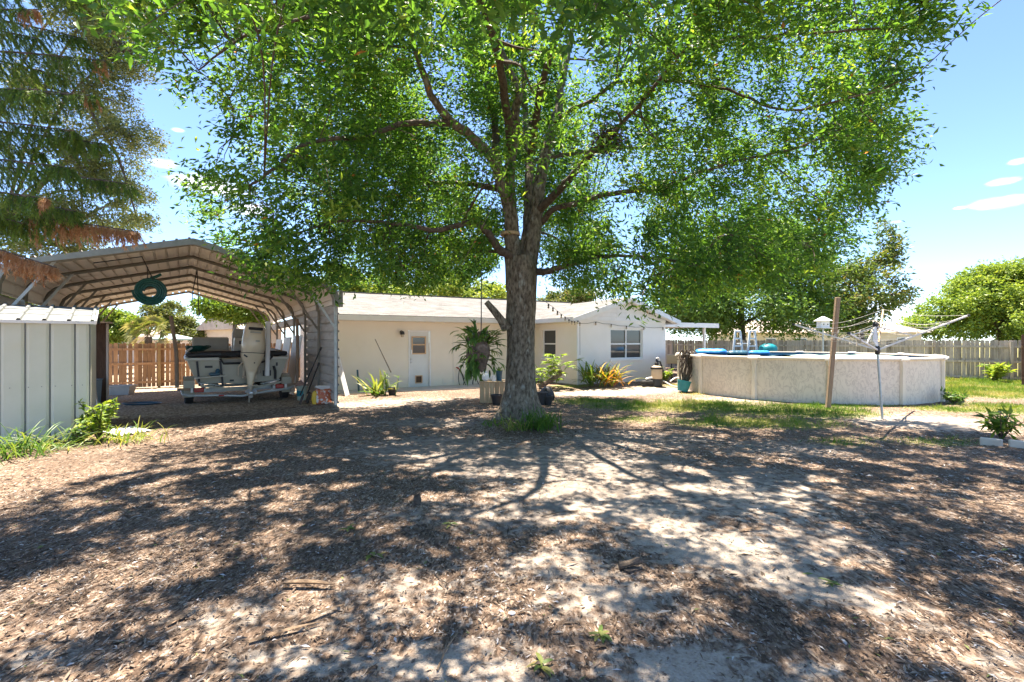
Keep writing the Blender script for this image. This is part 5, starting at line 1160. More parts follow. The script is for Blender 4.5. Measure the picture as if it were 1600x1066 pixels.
q = GP(85, 700); straps('grass_clump', 'drooping grass with yellow blades along the middle of the shed base', 'plant', q, 70, .55, .018, 'strap_leaf', .22, (.2, 1.2), (.7, 1.8), (.3, .95), group=GG)
q = GP(196, 690); straps('grass_clump', 'sunny yellow green grass tuft in front of the white sheet by the shed', 'plant', q, 110, .46, .018, 'strap_leaf', .2, (.4, 1.45), (.6, 1.9), (.45, 1), group=GG)
q = GP(560, 618)
q = GP(597, 618); 
def yucca():
    r = thing('agave_plant', 'yellow green spiky plants in pots near the house wall', 'plant', q)
    m = MB()
    for i in range(26): m.strap(q+Vector((R.gauss(-.15, .1), R.gauss(0, .1), .02)), R.uniform(0, 6.28), R.uniform(.5, .9), .09, R.uniform(.25, 1.35), R.uniform(.1, .9), 6, R.uniform(.3, 1))
    m.build('lower_leaves', M['strap_leaf'], r)
    m = MB()
    for k in range(7):
        b = q+Vector((R.uniform(-.05, .5), R.uniform(-.1, .2), 0)); h = R.uniform(.4, .85); tp = b+Vector((R.gauss(0, .12), R.gauss(0, .08), h)); m.tube([b, b.lerp(tp, .5)+Vector((.03, 0, 0)), tp], [.014, .01, .006], 5, t=.4)
        for j in range(16): u = R.uniform(.3, 1); m.strap(b.lerp(tp, u), R.uniform(0, 6.28), R.uniform(.1, .22), .022, R.uniform(-.2, 1), R.uniform(.4, 1.4), 4, R.uniform(.3, .9))
    m.build('stems', M['strap_leaf'], r)
    c = q+Vector((.28, .12, 0)); m = MB(); m.lathe([(.1, 0), (.14, .24), (.15, .25), (.13, .25)], c, 14); m.build('pot', M['rubber'], r, True)
yucca()
q2 = GP(612, 596); m = MB(); m.tube([P(611, 582, 15.4), P(586, 530, 15.6)], [.018, .012], 6); one(m, 'garden_stake', M['bark_dark'], 'thin brown stick poking up behind the spiky plants', 'stake', P(611, 582, 15.4))
a = GP(561, 614); m = MB(); m.beam(a-Z3*.05, P(558.5, 578, a.y+.05), .05, .05); one(m, 'metal_stake', M['navy'], 'short dark upright stake by the house wall', 'stake', a)
a = GP(543, 619); m = MB(); m.beam(a+Z3*.0, P(526, 552, a.y+.75), .13, .03, up=(0, 1, 0)); one(m, 'white_board', M['white_paint'], 'long narrow white board leaning on the house wall', 'board', a)

def bromeliads():
    for (px, py, n, tr, lab) in ((925, 604, 80, (0, .42), 'green leaved bromeliad clump at the white gable corner'), (951, 605, 110, (.3, 1), 'yellow and orange bromeliad clump below the gable window')):
        p = GP(px, py); p.y = min(p.y, 17.0); p.x = (px-800)/F*p.y; p.z = g(p.x, p.y); m = MB()
        for i in range(n):
            c = p+Vector((R.gauss(0, .2), R.gauss(-.05, .14), R.uniform(0, .3))); m.strap(c, R.uniform(0, 6.28), R.uniform(.5, .95), .055, R.uniform(.5, 1.45), R.uniform(.5, 1.7), 7, min(1, max(0, R.uniform(*tr))))
        one(m, 'bromeliad', M['bromeliad_leaf'], lab, 'plant', p)
    p = GP(858, 602); p.y = 16.6; p.x = (855-800)/F*p.y; p.z = g(p.x, p.y)
    r = thing('philodendron', 'sprawling lobed leaf plant with a fallen woody stem beside the wall window', 'plant', p)
    m = MB(); st = smooth([p+Vector((-.3, 0, .05)), p+Vector((0, 0, .2)), p+Vector((.35, .0, .42)), p+Vector((.5, 0, .6))], 5); m.tube(st, [.09+.015*math.sin(i*2.3) for i in range(len(st))], 8); m.build('stem', M['root_ball'], r, True)
    m = MB()
    for k in range(34):
        b = st[R.randint(2, len(st)-1)]+Vector((R.gauss(-.1, .14), 0, 0)); a = R.uniform(0, 6.28); tip = b+Vector((math.cos(a)*R.uniform(.2, .75), math.sin(a)*.35, R.uniform(.15, .85)))
        m.tube([b, b.lerp(tip, .5)+Vector((0, 0, .1)), tip], .008, 4, t=.5)
        for l in range(7): m.strap(tip, a+(-1.2+.4*l), R.uniform(.16, .3), .075, R.uniform(-.2, .4), R.uniform(.4, 1.2), 4, R.uniform(.3, .8))
    m.build('leaves', M['bromeliad_leaf'] if 0 else M['bright_leaf'], r)
bromeliads()
def leafy(name, label, base, n, h, spread, L, W, mat, tint=(.3, .15), stems=9, cat='shrub', up=.2):
    base = Vector(base); r = thing(name, label, cat, base); m = MB(); C_ = []; A_ = []
    for k in range(stems):
        a = R.uniform(0, 6.28); tp = base+Vector((math.cos(a)*spread*R.uniform(.3, 1), math.sin(a)*spread*R.uniform(.3, .9), h*R.uniform(.5, 1))); sp = smooth([base, base.lerp(tp, .5)+Vector((0, 0, .1*h)), tp], 5); m.tube(sp, taper(len(sp), .014, .004), 5)
        for j in range(n//stems):
            u = R.uniform(.3, 1); p = sp[int(u*(len(sp)-1))]; C_.append(tuple(p)); d = Vector((R.gauss(0, 1), R.gauss(0, 1), R.gauss(up, .5))); A_.append(tuple(d))
    m.build('stems', M['bark_dark'], r)
    c = np.array(C_); k = len(c); nn = N.normal(size=(k, 3))*.5; nn[:, 2] += 1
    V, Q = leafarr(c, np.array(A_), nn, L*N.uniform(.6, 1.2, k), W*N.uniform(.7, 1.2, k), .12)
    npmesh('leaves', V, Q, M[mat], r, np.repeat(np.clip(N.normal(tint[0], tint[1], k), 0, 1), 2)); return r
b = GP(142, 690); leafy('shrub', 'lime green leafy bush at the corner of the metal shed', b+Vector((.05, .1, 0)), 520, .72, .42, .13, .055, 'bright_leaf', (.55, .25), 16)
b = GP(122, 694); leafy('weed', 'low dark green weed under the bush by the shed', b, 90, .28, .22, .1, .06, 'dark_leaf', (.3, .2), 7, 'weed')
b = GP(1576, 690); leafy('mango_sapling', 'young mango plant with long glossy leaves in the edged bed', b+Vector((.0, .12, 0)), 150, .6, .42, .24, .06, 'bright_leaf', (.3, .3), 10, 'sapling')
b = GP(1552, 597); leafy('shrub', 'yellow green shrub in front of the grey fence', b, 420, .75, .6, .26, .1, 'bright_leaf', (.65, .2), 14)
b = GP(1489, 632); leafy('weed', 'dark green weed clump at the right foot of the pool', b, 260, .38, .4, .14, .05, 'dark_leaf', (.35, .2), 12, 'weed')
b = GP(1052, 606); leafy('weed', 'bright green weeds left of the pool wall', b+Vector((0, 1.0, 0)), 240, .8, .35, .16, .07, 'bright_leaf', (.6, .2), 9, 'weed')
b = GP(1095, 614); leafy('weed', 'small weed tuft at the pool wall beside the teal bucket', b, 90, .4, .12, .12, .04, 'bright_leaf', (.45, .2), 6, 'weed')

def staghorn():
    c = P(747, 545, 9.75); r = thing('staghorn_fern', 'big staghorn fern hanging on a rod beside the oak trunk', 'fern', (c.x, c.y, c.z))
    m = MB(); rings = []
    for i in range(13):
        v = math.pi*i/12; ring = []
        for j in range(18):
            a = 2*math.pi*j/18; k = .25*(1+.35*(float(vno(math.cos(a)*2+5, math.sin(a)*2+i*.5))-.5)*2); ring.append((c.x+.04+math.cos(a)*math.sin(v)*k, c.y+math.sin(a)*math.sin(v)*k*.9, c.z-.08-math.cos(v)*k*1.35))
        rings.append(ring)
    m.loft(rings)
    for i in range(22):     # papery shield fronds
        a = R.uniform(0, 6.28); z = R.uniform(-.3, .25); p = c+Vector((math.cos(a)*.2, math.sin(a)*.2, z)); m.strap(p, a+R.gauss(0, .4), R.uniform(.14, .22), .16, R.uniform(.9, 1.6), R.uniform(-1.4, -.4), 4)
    m.build('root_ball', M['root_ball'], r, True)
    m = MB()
    for i in range(85):
        a = R.uniform(0, 6.28); z = R.uniform(-.33, .3); p = c+Vector((math.cos(a)*.18, math.sin(a)*.18, z)); L = R.uniform(.24, .42); rise = R.uniform(.2, 1.4) if z > -.05 else R.uniform(-1.0, .5); dr = R.uniform(.5, 1.6); t = R.uniform(.15, .9)
        m.strap(p, a, L, .075, rise, dr*.6, 6, t)
        d = Vector((math.cos(a)*math.cos(rise-dr*.3), math.sin(a)*math.cos(rise-dr*.3), math.sin(rise-dr*.3))); tip = p+d*L*.62
        for s in (-.55, -.2, .25, .6): m.strap(tip, a+s, L*R.uniform(.45, .75), .04, rise-dr*.6, dr, 5, t)
    m.build('fronds', M['stag_leaf'], r)
    m = MB(); m.tube([c+Vector((.06, 0, .25)), P(752, 500, 9.75), P(752, 425, 9.75)], .012, 6); m.build('hanging_rod', M['black'], r)
staghorn()

# ------------------------------------------------------------------ things round the trunk
def crate():
    p = GP(775, 628); p.y = 13.3; x0 = (750-800)/F*13.3; x1 = .05; z0 = g(-.5, 13.3); r = thing('wooden_crate', 'square brown plank planter box behind the trunk', 'crate', (x0, 13.3, z0))
    m = MB(); n = 7; w = (x1-x0)/n
    for i in range(n): m.box((x0+w*(i+.5), 13.3, z0+.27), (w-.006, .025, .56), t=R.random())
    for i in range(5): m.box((x0-.0, 13.43+i*.14, z0+.27), (.025, .134, .56), t=R.random()); m.box((x1, 13.43+i*.14, z0+.27), (.025, .134, .56), t=R.random())
    m.build('side_planks', M['lumber'], r)
    m = MB(); m.box(((x0+x1)/2, 13.62, z0+.57), (x1-x0+.06, .74, .03)); m.build('top_board', M['lumber'], r); return x0, z0+.585
cx0, ctop = crate()
m = MB(); c = Vector((cx0+.15, 13.5, ctop)); m.lathe([(.06, 0), (.11, .05), (.115, .13), (.07, .2), (.03, .23), (.035, .27), (0, .275)], c, 16); m.tube([c+Vector((.1, 0, .16)), c+Vector((.15, 0, .13)), c+Vector((.12, 0, .05))], .012, 6); one(m, 'white_jug', M['white_paint'], 'round white jug on the left of the plank box', 'jug', c, True)
m = MB(); c = Vector((cx0+.38, 13.45, ctop)); m.lathe([(.05, 0), (.06, .15), (.062, .16), (.052, .16), (.045, .02), (0, .02)], c, 14); one(m, 'white_cup', M['white_paint'], 'small white cup on the plank box next to the dark blue pot', 'cup', c, True)
def potplant():
    c = Vector((cx0+.52, 13.62, ctop)); r = thing('potted_plant', 'green plant in a dark blue pot on the plank box', 'plant', c)
    m = MB(); m.lathe([(.07, 0), (.1, .26), (.11, .28), (.09, .28), (.08, .2), (0, .2)], c, 14); m.build('pot', M['navy'], r, True)
    m = MB(); [m.strap(c+Z3*.22, R.uniform(0, 6.28), R.uniform(.15, .3), .04, R.uniform(.5, 1.4), R.uniform(.5, 1.5), 5, R.uniform(.3, .7)) for _ in range(22)]; m.build('leaves', M['strap_leaf'], r)
potplant()
m = MB(); c = Vector((cx0+.02, 13.55, ctop)); [m.strap(c+Vector((R.gauss(0, .04), R.gauss(0, .04), .12)), R.uniform(0, 6.28), .16, .05, R.uniform(.2, 1.2), 1.0, 4, R.uniform(.3, .6)) for _ in range(12)]; m.lathe([(.05, 0), (.07, .12), (.075, .13), (0, .12)], c, 12); one(m, 'small_planter', M['stag_leaf'], 'tiny green planter at the left end of the plank box', 'planter', c)
m = MB(); c = ground_at(-.42, 12.95); m.lathe([(.1, 0), (.15, .24), (.165, .25), (.165, .27), (.14, .27), (.12, .1), (0, .1)], c, 18); one(m, 'nursery_pot', M['black'], 'black nursery pot in front of the plank box', 'pot', c, True, 'black plant pots near the trunk')
for (px, py, rr, hh, lab) in ((845, 629, .16, .34, 'tall black nursery pot just right of the trunk'), (856, 631, .13, .24, 'short black nursery pot furthest right of the trunk')):
    c = GP(px, py); c.y = 12.9; c.x = (px-800)/F*12.9; c.z = g(c.x, c.y); m = MB(); m.lathe([(rr*.75, 0), (rr, hh-.03), (rr+.015, hh-.02), (rr+.015, hh), (rr-.02, hh), (rr*.7, hh*.6), (0, hh*.6)], c, 18); one(m, 'nursery_pot', M['black'], lab, 'pot', c, True, 'black plant pots near the trunk')
c = ground_at(.98, 13.25); m = MB(); rings = []
for i in range(8):
    v = math.pi*i/7; rings.append([(c.x+math.cos(a)*math.sin(v)*.19*(1+.2*math.sin(3*a+i)), c.y+math.sin(a)*math.sin(v)*.16*(1+.15*math.cos(2*a+i)), c.z+.22-.24*math.cos(v)) for a in np.linspace(0, 2*math.pi, 16, endpoint=False)])
m.loft(rings); one(m, 'garbage_bag', M['black'], 'lumpy black plastic bag behind the pots right of the trunk', 'bag', c, True)
# hoses hanging by the wall
def wallhose():
    p = H(AT(730, YM), YM-.12, g(-1.6, 18)); r = thing('garden_hose', 'dark garden hose loops with a red nozzle against the house wall', 'hose', p)
    m = MB(); k = lambda px, py: H(AT(px, YM), YM-.1-.05*R.random(), CH-(py-533)/F*18.3)
    m.tube(smooth([k(728, 600), k(730, 580), k(735, 576), k(738, 584), k(737, 600), k(741, 605)], 6), .02, 8); m.tube(smooth([k(742, 576), k(741, 590), k(746, 603), k(735, 606), k(725, 600), k(720, 585), k(716, 577)], 6), .016, 8); m.tube(smooth([k(716, 578), k(714, 590), k(717, 602), k(722, 602), k(723, 590), k(718, 580)], 6), .014, 8); m.build('loops', M['hose_dark'], r, True)
    m = MB(); a = k(716, 577); m.tube([a, a+Vector((-.08, 0, .07)), a+Vector((-.13, 0, .08))], [.02, .025, .015], 8); m.build('nozzle', M['red'], r, True)
wallhose()
# string lights
def lights():
    a = P(838, 464, 10.35); e = H(-.1, -.25, 2.36)
    pts = [(850, 472), (857, 477), (864, 482), (871, 488), (877, 493), (883, 497), (889, 501), (893.5, 503.5), (898, 504), (903, 503)]
    cab = [a]+[P(x, y-2, 10.6+(17.0-10.6)*((x-838)/(908-838))**.8) for x, y in pts]+[e]
    r = thing('string_lights', 'string of black socket bulbs sagging from the oak to the white gable', 'string lights', a)
    w = [H(.0, -.07, 2.33)]; bp = []
    for px, py in ((931, 503), (955, 506.5), (979, 509.5), (1006, 511), (1036, 511.5)):
        k = (px-800)/F; y = -.06; x = (k*(17.2+.876*y)-2.36+.482*y)/(.876-k*.482); D = 17.2+.482*x+.876*y; q = H(x, y, CH-(py-533)/F*D); w.append(q); bp.append(q)
    m = MB(); m.tube(smooth(cab, 3), .007, 4, cap=False); m.tube([e, w[0]]+[v for i in range(1, len(w)) for v in (w[i-1].lerp(w[i], .5)-Z3*.03, w[i])], .007, 4, cap=False); m.tube([e, H(.02, -.1, 1.2)], .006, 4, cap=False); m.build('cable', M['black'], r)
    for p in cab[2:-1]+[e]+bp:
        m = MB(); m.lathe([(.0, 0), (.022, -.005), (.024, -.05), (.018, -.06)], p, 10); s = m.build('socket', M['bulb_black'], r, True)
        m = MB(); m.lathe([(.016, -.06), (.03, -.09), (.026, -.115), (0, -.13)], p, 10); m.build('bulb', M['bulb'], s, True)
lights()

# ------------------------------------------------------------------ pump, bucket, dead vine by the pool
def pump():
    p = GP(1026, 604); r = thing('pool_filter', 'tan pool filter tank with black pump by the gable wall', 'pump', p)
    m = MB(); m.lathe([(.17, .26), (.19, .3), (.19, .62), (.17, .68), (.1, .72), (0, .73)], p, 20); m.build('tank', M['pump_tan'], r, True)
    m = MB(); m.lathe([(.18, 0), (.2, .02), (.19, .26), (.0, .27)], p, 18); m.lathe([(.2, .6), (.21, .62), (.21, .65), (.2, .67)], p, 20); m.lathe([(.06, .72), (.07, .82), (.04, .86), (.03, .95), (0, .96)], p, 12); m.tube([p+Vector((.03, -.02, .86)), p+Vector((.12, 0, .86)), p+Vector((.2, 0, .62)), p+Vector((.24, 0, .5))], .03, 8); m.build('valve', M['black'], r, True)
    m = MB(); rot = Matrix.Rotation(math.pi/2, 3, 'Y'); m.lathe([(.0, -.22), (.07, -.2), (.08, 0), (.1, .05), (.1, .2), (0, .21)], p+Vector((-.33, -.05, .14)), 14, rot=rot); m.box(p+Vector((-.33, -.05, .03)), (.4, .16, .05)); m.build('motor', M['rubber'], r, True)
    m = MB(); m.tube(smooth([p+Vector((-.1, -.05, .3)), p+Vector((-.25, -.05, .3)), p+Vector((-.4, -.05, .26))], 4), .03, 8); m.tube(smooth([p+Vector((.1, 0, .9)), p+Vector((.06, 0, 1.0)), p+Vector((-.02, 0, .97))], 4), .02, 8); m.tube(smooth([p+Vector((.2, -.1, .2)), p+Vector((.5, -.3, .03)), p+Vector((.9, -.2, .04)), p+Vector((1.05, .1, .2)), p+Vector((.8, .3, .28)), p+Vector((.5, .1, .16))], 6), .025, 8); m.build('hose', M['pvc'], r, True)
pump()
def bucket():
    c = GP(1066, 613); rot = Matrix.Rotation(math.radians(11), 3, 'Y')
    r = thing('teal_bucket', 'tilted teal plastic bucket at the left of the pool', 'bucket', c)
    m = MB(); m.lathe([(.15, 0.03), (.16, .03), (.215, .36), (.23, .37), (.23, .39), (.205, .39), (.15, .1), (0, .1)], c, 22, rot=rot); m.build('body', M['teal'], r, True)
    m = MB(); m.lathe([(.1, 0), (.1, .02), (0, .02)], c+Vector((.2, -.1, 0)), 10); m.build('foot', M['black'], r)
    c2 = c+Vector((.12, .12, .25)); m = MB()
    for i in range(30):
        a = c2+Vector((R.gauss(0, .07), R.gauss(0, .05), R.uniform(-.1, .1))); tp = P(1074+R.gauss(0, 5), 550+R.uniform(-4, 14), c.y+.25+R.gauss(0, .06)); mid = a.lerp(tp, .5)+Vector((R.gauss(.06, .08), R.gauss(0, .05), 0)); m.tube(smooth([a, mid, tp, tp+Vector((R.gauss(-.05, .1), 0, R.uniform(-.25, .06)))], 5), [.014+.006*R.random()]*15+[.006], 5, t=R.random())
    one(m, 'dry_vine', M['bark_dark'], 'bundle of dry brown vine stems rising from the teal bucket', 'vine', c2, True)
bucket()

# ------------------------------------------------------------------ things under the carport
def coil():
    c = C(-.8, .75, 2.83); r = thing('hose_coil', 'rolled dark green hose hanging from the carport roof', 'hose', c)
    ax = (Vector((0, 0, CH))-c).normalized(); ax.z = 0; ax.normalize(); sx = Vector((ax.y, -ax.x, 0))
    m = MB(); 
    for lay in range(3):
        pts = [c+sx*math.cos(a)*rr+Z3*math.sin(a)*rr*.98+ax*(.05*lay-.05) for a, rr in [(i/22*2*math.pi, .12+.195*i/88) for i in range(89)]]
        if lay == 1: pts += [c+sx*.27+Z3*.05-sx*.24*0+Z3*0]; pts = pts[:-1]
        m.tube(pts, .026, 6, t=.3+.3*lay)
    m.tube([c-sx*.0+Z3*.3, c-sx*.1+Z3*.33, c-sx*.2+Z3*.4], [.03, .035, .03], 8, t=.8); m.build('roll', M['hose_green'], r, True)
    m = MB(); m.tube([c-sx*.1+Z3*.15, C(-.93, .4, 3.55), C(-1.7, .1, 3.3)], .012, 5); m.tube([c+sx*.05+Z3*.15, C(-.9, 1.87, 3.5)], .012, 5); m.build('hanging_cord', M['black'], r)
coil()
p = C(.15, 3.74, 3.75); m = MB(); m.tube([p, p+Vector((-.12, 0, -.6)), p+Vector((-.15, 0, -.95))], .012, 5); m.tube([p+Vector((0, 0, .02)), p+Vector((.03, 0, -.6)), p+Vector((.06, 0, -1.2))], .012, 5); m.tube([p+Vector((.06, 0, -1.2)), p+Vector((.09, 0, -1.27)), p+Vector((.06, 0, -1.33)), p+Vector((.03, 0, -1.28))], .014, 6)
one(m, 'hanging_strap', M['black'], 'black straps with a hook dangling from the carport roof beside the hose roll', 'strap', p)
GPN = 'white panels leaning along the carport side'
for i, (y0, y1, hh, lab) in enumerate(((3.95, 5.35, 1.95, 'nearest tall white panel leaning behind the ribbed carport side'), (5.8, 7.2, 2.0, 'middle white panel leaning between carport posts behind the boat'), (7.7, 9.0, 2.0, 'farthest white panel leaning in the carport side behind the boat'))):
    m = MB(MC); gg = gl_(CW, (y0+y1)/2)
    m.add([(CW-.35, y0, gg), (CW-.35, y1, gg), (CW-.07, y1, gg+hh), (CW-.07, y0, gg+hh), (CW-.31, y0, gg), (CW-.31, y1, gg), (CW-.03, y1, gg+hh), (CW-.03, y0, gg+hh)], [(0, 1, 2, 3), (7, 6, 5, 4), (0, 4, 5, 1), (1, 5, 6, 2), (2, 6, 7, 3), (3, 7, 4, 0)]); one(m, 'wall_sheet', M['white_paint'], lab, 'sheet', C(CW-.2, y0, gg), group=GPN)
def shovel(y, dx, lab, hh, blade):
    b = C(CW-.42-dx, y, 0); b.z = g(b.x, b.y); tp = C(CW-.1, y+.25, b.z+hh); r = thing('shovel' if blade else 'rake', lab, 'garden tool', b, 'dark tools leaning inside the carport wall')
    m = MB(); m.tube([b+Z3*.25, tp], .018, 8); m.tube([tp, tp+(tp-b).normalized()*.1], .03, 8); m.build('handle', M['rubber'], r, True)
    m = MB(); d = (tp-b).normalized(); s = MC.to_3x3() @ Vector((0, 1, 0)); w = .12 if blade else .2
    m.loft([[b+s*-w*.6, b+s*w*.6, b+s*w*.6+Vector((-.02, 0, 0)), b-s*w*.6+Vector((-.02, 0, 0))], [b+d*.2-s*w, b+d*.2+s*w, b+d*.2+s*w+Vector((-.02, .0, 0)), b+d*.2-s*w+Vector((-.02, 0, 0))], [b+d*.3-s*.03, b+d*.3+s*.03, b+d*.3+s*.03+Vector((-.02, 0, 0)), b+d*.3-s*.03+Vector((-.02, 0, 0))]]); m.build('blade' if blade else 'rake_head', M['black'], r)
shovel(1.0, .25, 'long dark shovel with its handle leaning on the ribbed carport wall', 1.45, True); shovel(1.25, .02, 'shorter dark rake leaning behind the shovel in the carport', 1.0, False)
def bucket2():
    c = GP(472, 625); r = thing('plastic_bucket', 'pale green plastic bucket beside the ribbed carport wall', 'bucket', c)
    m = MB(); m.lathe([(.13, 0), (.15, .36), (.165, .37), (.165, .4), (.14, .4), (.12, .05), (0, .05)], c, 20); m.build('body', M['pot_green'], r, True)
    m = MB(); m.lathe([(.1395, .12), (.146, .12), (.152, .28), (.146, .28)], c, 20); m.f = [f for k, f in enumerate(m.f) if len(f) == 4 and -3 <= (k % 20)-13 <= 3]; m.mi = [0]*len(m.f); m.t = [.5]*len(m.f); m.build('label_band', M['teal'], r, True)
bucket2()
def bag():
    c = GP(505, 631); r = thing('charcoal_bag', 'red and yellow printed bag standing at the front carport post', 'bag', c)
    m = MB(); rings = []
    for z, w, d in ((0, .2, .12), (.03, .22, .15), (.2, .225, .15), (.34, .21, .12), (.4, .2, .04)): rings.append([(c.x+math.cos(a)*w*(1+.04*math.sin(4*a+z*20)), c.y+math.sin(a)*d, c.z+z+.015*math.sin(3*a)) for a in np.linspace(0, 2*math.pi, 20, endpoint=False)])
    m.loft(rings); m.build('sack', M['orange_red'], r, True)
    m = MB(); rings = []
    for z, w in ((0.0, .06), (.15, .09), (.3, .06), (.36, .02)): rings.append([(c.x-.2+math.cos(a)*w, c.y-.08+math.sin(a)*.05, c.z+z) for a in np.linspace(0, 2*math.pi, 14, endpoint=False)])
    m.loft(rings); m.build('yellow_corner', M['yellow'], r, True)
    k = c+Vector((-.02, .18, 0)); m = MB(); m.box(k+Z3*.22, (.4, .22, .44), bev=.03); m.box(k+Z3*.455, (.46, .27, .05), bev=.02); one(m, 'storage_box', M['pvc'], 'white lidded box behind the red and yellow bag', 'box', k)
bag()
def cabinet():
    c = P(156, 533, 14.3); c.z = g(c.x, c.y); d = Vector((.85, -.5, 0)).normalized()
    r = thing('plywood_cabinet', 'tall dark plywood cabinet just behind the metal shed', 'cabinet', c); rt = Matrix.Rotation(.6, 3, 'Z')
    T = Matrix.Translation(c) @ rt.to_4x4(); m = MB(T); m.box((-.12, .3, 1.18), (.5, .5, 2.36)); m.build('body', M['dark_wood'], r)
    m = MB(T); m.box((.17, .06, 1.17), (.05, .16, 2.34)); m.box((-.08, .25, 2.385), (.66, .66, .04)); m.build('edge_board', M['pale_wood'], r)
    k = c+Vector((.02, -.35, 0)); m = MB(); m.loft([[(k.x-.17, k.y-.15, k.z), (k.x+.17, k.y-.15, k.z), (k.x+.17, k.y+.15, k.z), (k.x-.17, k.y+.15, k.z)], [(k.x-.2, k.y-.18, k.z+.68), (k.x+.2, k.y-.18, k.z+.68), (k.x+.2, k.y+.18, k.z+.68), (k.x-.2, k.y+.18, k.z+.68)], [(k.x-.22, k.y-.2, k.z+.69), (k.x+.22, k.y-.2, k.z+.69), (k.x+.22, k.y+.2, k.z+.72), (k.x-.22, k.y+.2, k.z+.72)]]); one(m, 'plastic_bin', M['denim'], 'blue grey plastic bin in front of the dark cabinet', 'bin', k)
    b = P(150, 622, 12.9); b.z = g(b.x, b.y); m = MB(); m.beam(b, P(139, 560, 13.2), .12, .035, up=(0, 1, 0)); one(m, 'lumber_plank', M['pale_wood'], 'pale plank leaning between the shed and the dark cabinet', 'plank', b)
cabinet()
def tote():
    c = GP(188, 617); m = MB(Matrix.Translation(c) @ Matrix.Rotation(.25, 4, 'Z'))
    def rg(w, d, z): return [(-w, -d, z), (w, -d, z), (w, d, z), (-w, d, z)]
    m.loft([rg(.34, .2, 0), rg(.4, .25, .3), rg(.43, .28, .31), rg(.43, .28, .35), rg(.38, .23, .35), rg(.33, .19, .06)]); one(m, 'storage_tote', M['tote'], 'low grey plastic tote on the gravel near the fence', 'tote', c)
    c = GP(222, 632); m = MB(); m.lathe([(.0, .01), (.42, .01), (.5, .05), (.52, .045), (.44, .0), (0, .0)], c, 26, sx=1, sy=.5); one(m, 'black_tray', M['navy'], 'flat dark tray lying on the gravel left of the boat', 'tray', c, True)
    a = Vector((-7.15, 8.9, 0)); m = MB(); rows = []
    for i in range(25): rows.append((-.28+.56*i/24, .012*math.sin(i*1.57)))
    m.M = Matrix.Translation((a.x, a.y, g(a.x, a.y)+.04)) @ Matrix.Rotation(1.2, 4, 'Z') @ Matrix.Rotation(.1, 4, 'X'); m.loft([[(x, y, z) for x, z in rows] for y in (-.25, .25)], closed=False); m.loft([[(x, y, z-.006) for x, z in rows[::-1]] for y in (-.25, .25)], closed=False); one(m, 'metal_sheet', M['white_paint'], 'small white corrugated sheet lying behind the lime bush', 'sheet', (a.x, a.y, 0))
tote()
# edging blocks of the sapling bed
GE = 'pale edging blocks of the sapling bed'
for (x0, y0, x1, y1, lab) in ((1531, 694, 1567, 698, 'left pale edging block in front of the mango sapling'), (1576, 698, 1625, 703, 'right pale edging block cut by the picture edge')):
    a = GP(x0, y0); b = GP(x1, y1); m = MB(); m.beam(a+Z3*.05, b+Z3*.05, .09, .13, bev=.012); one(m, 'edging_block', M['concrete'], lab, 'edging', a, group=GE)

# ------------------------------------------------------------------ neighbours
def farhouse(label, px0, px1, D, ze, zr, win, hip=.0, dep=9, rot=0):
    x0 = (px0-800)/F*D; x1 = (px1-800)/F*D; z0 = g((x0+x1)/2, D)-.2; r = thing('house', label, 'house', ((x0+x1)/2, D, z0)); c = Vector(((x0+x1)/2, D, 0)); w = (x1-x0)/2
    T = Matrix.Translation(c) @ Matrix.Rotation(rot, 4, 'Z')
    m = MB(T); m.box((0, dep/2, (ze+z0)/2), (2*w, dep, ze-z0)); m.build('wall', M['far_wall'], r)
    o = .5; h = hip*w; m = MB(T)
    e = [(-w-o, -o, ze), (w+o, -o, ze), (w+o, dep+o, ze), (-w-o, dep+o, ze)]; k = [(-w-o+h, dep/2, zr), (w+o-h, dep/2, zr)]
    m.add(e+k, [(0, 1, 5, 4), (2, 3, 4, 5), (1, 2, 5), (3, 0, 4), (3, 2, 1, 0)]); m.build('roof', M['far_roof'], r)
    for u in win:
        m = MB(T); m.box((u*w, -.02, ze-.95), (.9, .06, 1.0)); f = m.build('window', M['white_paint'], r); m = MB(T); m.box((u*w, -.06, ze-.95), (.76, .03, .86)); m.build('pane', M['glass'], f)
farhouse('tan house behind the pool fence left of the leaning post', 1180, 1300, 40, 2.4, 3.6, (-.6, .2), .35)
farhouse('low house with pinkish roof behind the clothesline', 1315, 1440, 44, 2.5, 3.9, (-.4, .5), .5)
farhouse('pale roofed house beyond the fence left of the palm', 150, 212, 38, 2.0, 2.7, (.2,), .2)
farhouse('cream house seen behind the boat outboard', 384, 440, 33, 2.5, 3.9, (), .0, 7, .9)
def canopy():
    c = P(268, 533, 31); r = thing('garden_canopy', 'pale teal canopy beyond the wooden fence', 'canopy', (c.x, c.y, g(c.x, c.y)))
    mt = pmat('canopy_cloth', (.42, .6, .58), (.5, .68, .65), 3, .7); m = MB(); q = lambda w, z: [(c.x-w, c.y-w, z), (c.x+w, c.y-w, z), (c.x+w, c.y+w, z), (c.x-w, c.y+w, z)]
    m.loft([q(1.0, 1.75), q(1.0, 1.85), q(.1, 2.15)]); m.build('cloth', mt, r)
    for sx in (-1, 1):
        for sy in (-1, 1): m = MB(); m.tube([(c.x+sx*.95, c.y+sy*.95, -.3), (c.x+sx*.95, c.y+sy*.95, 1.78)], .03, 6); m.build('pole', M['galv'], r)
canopy()

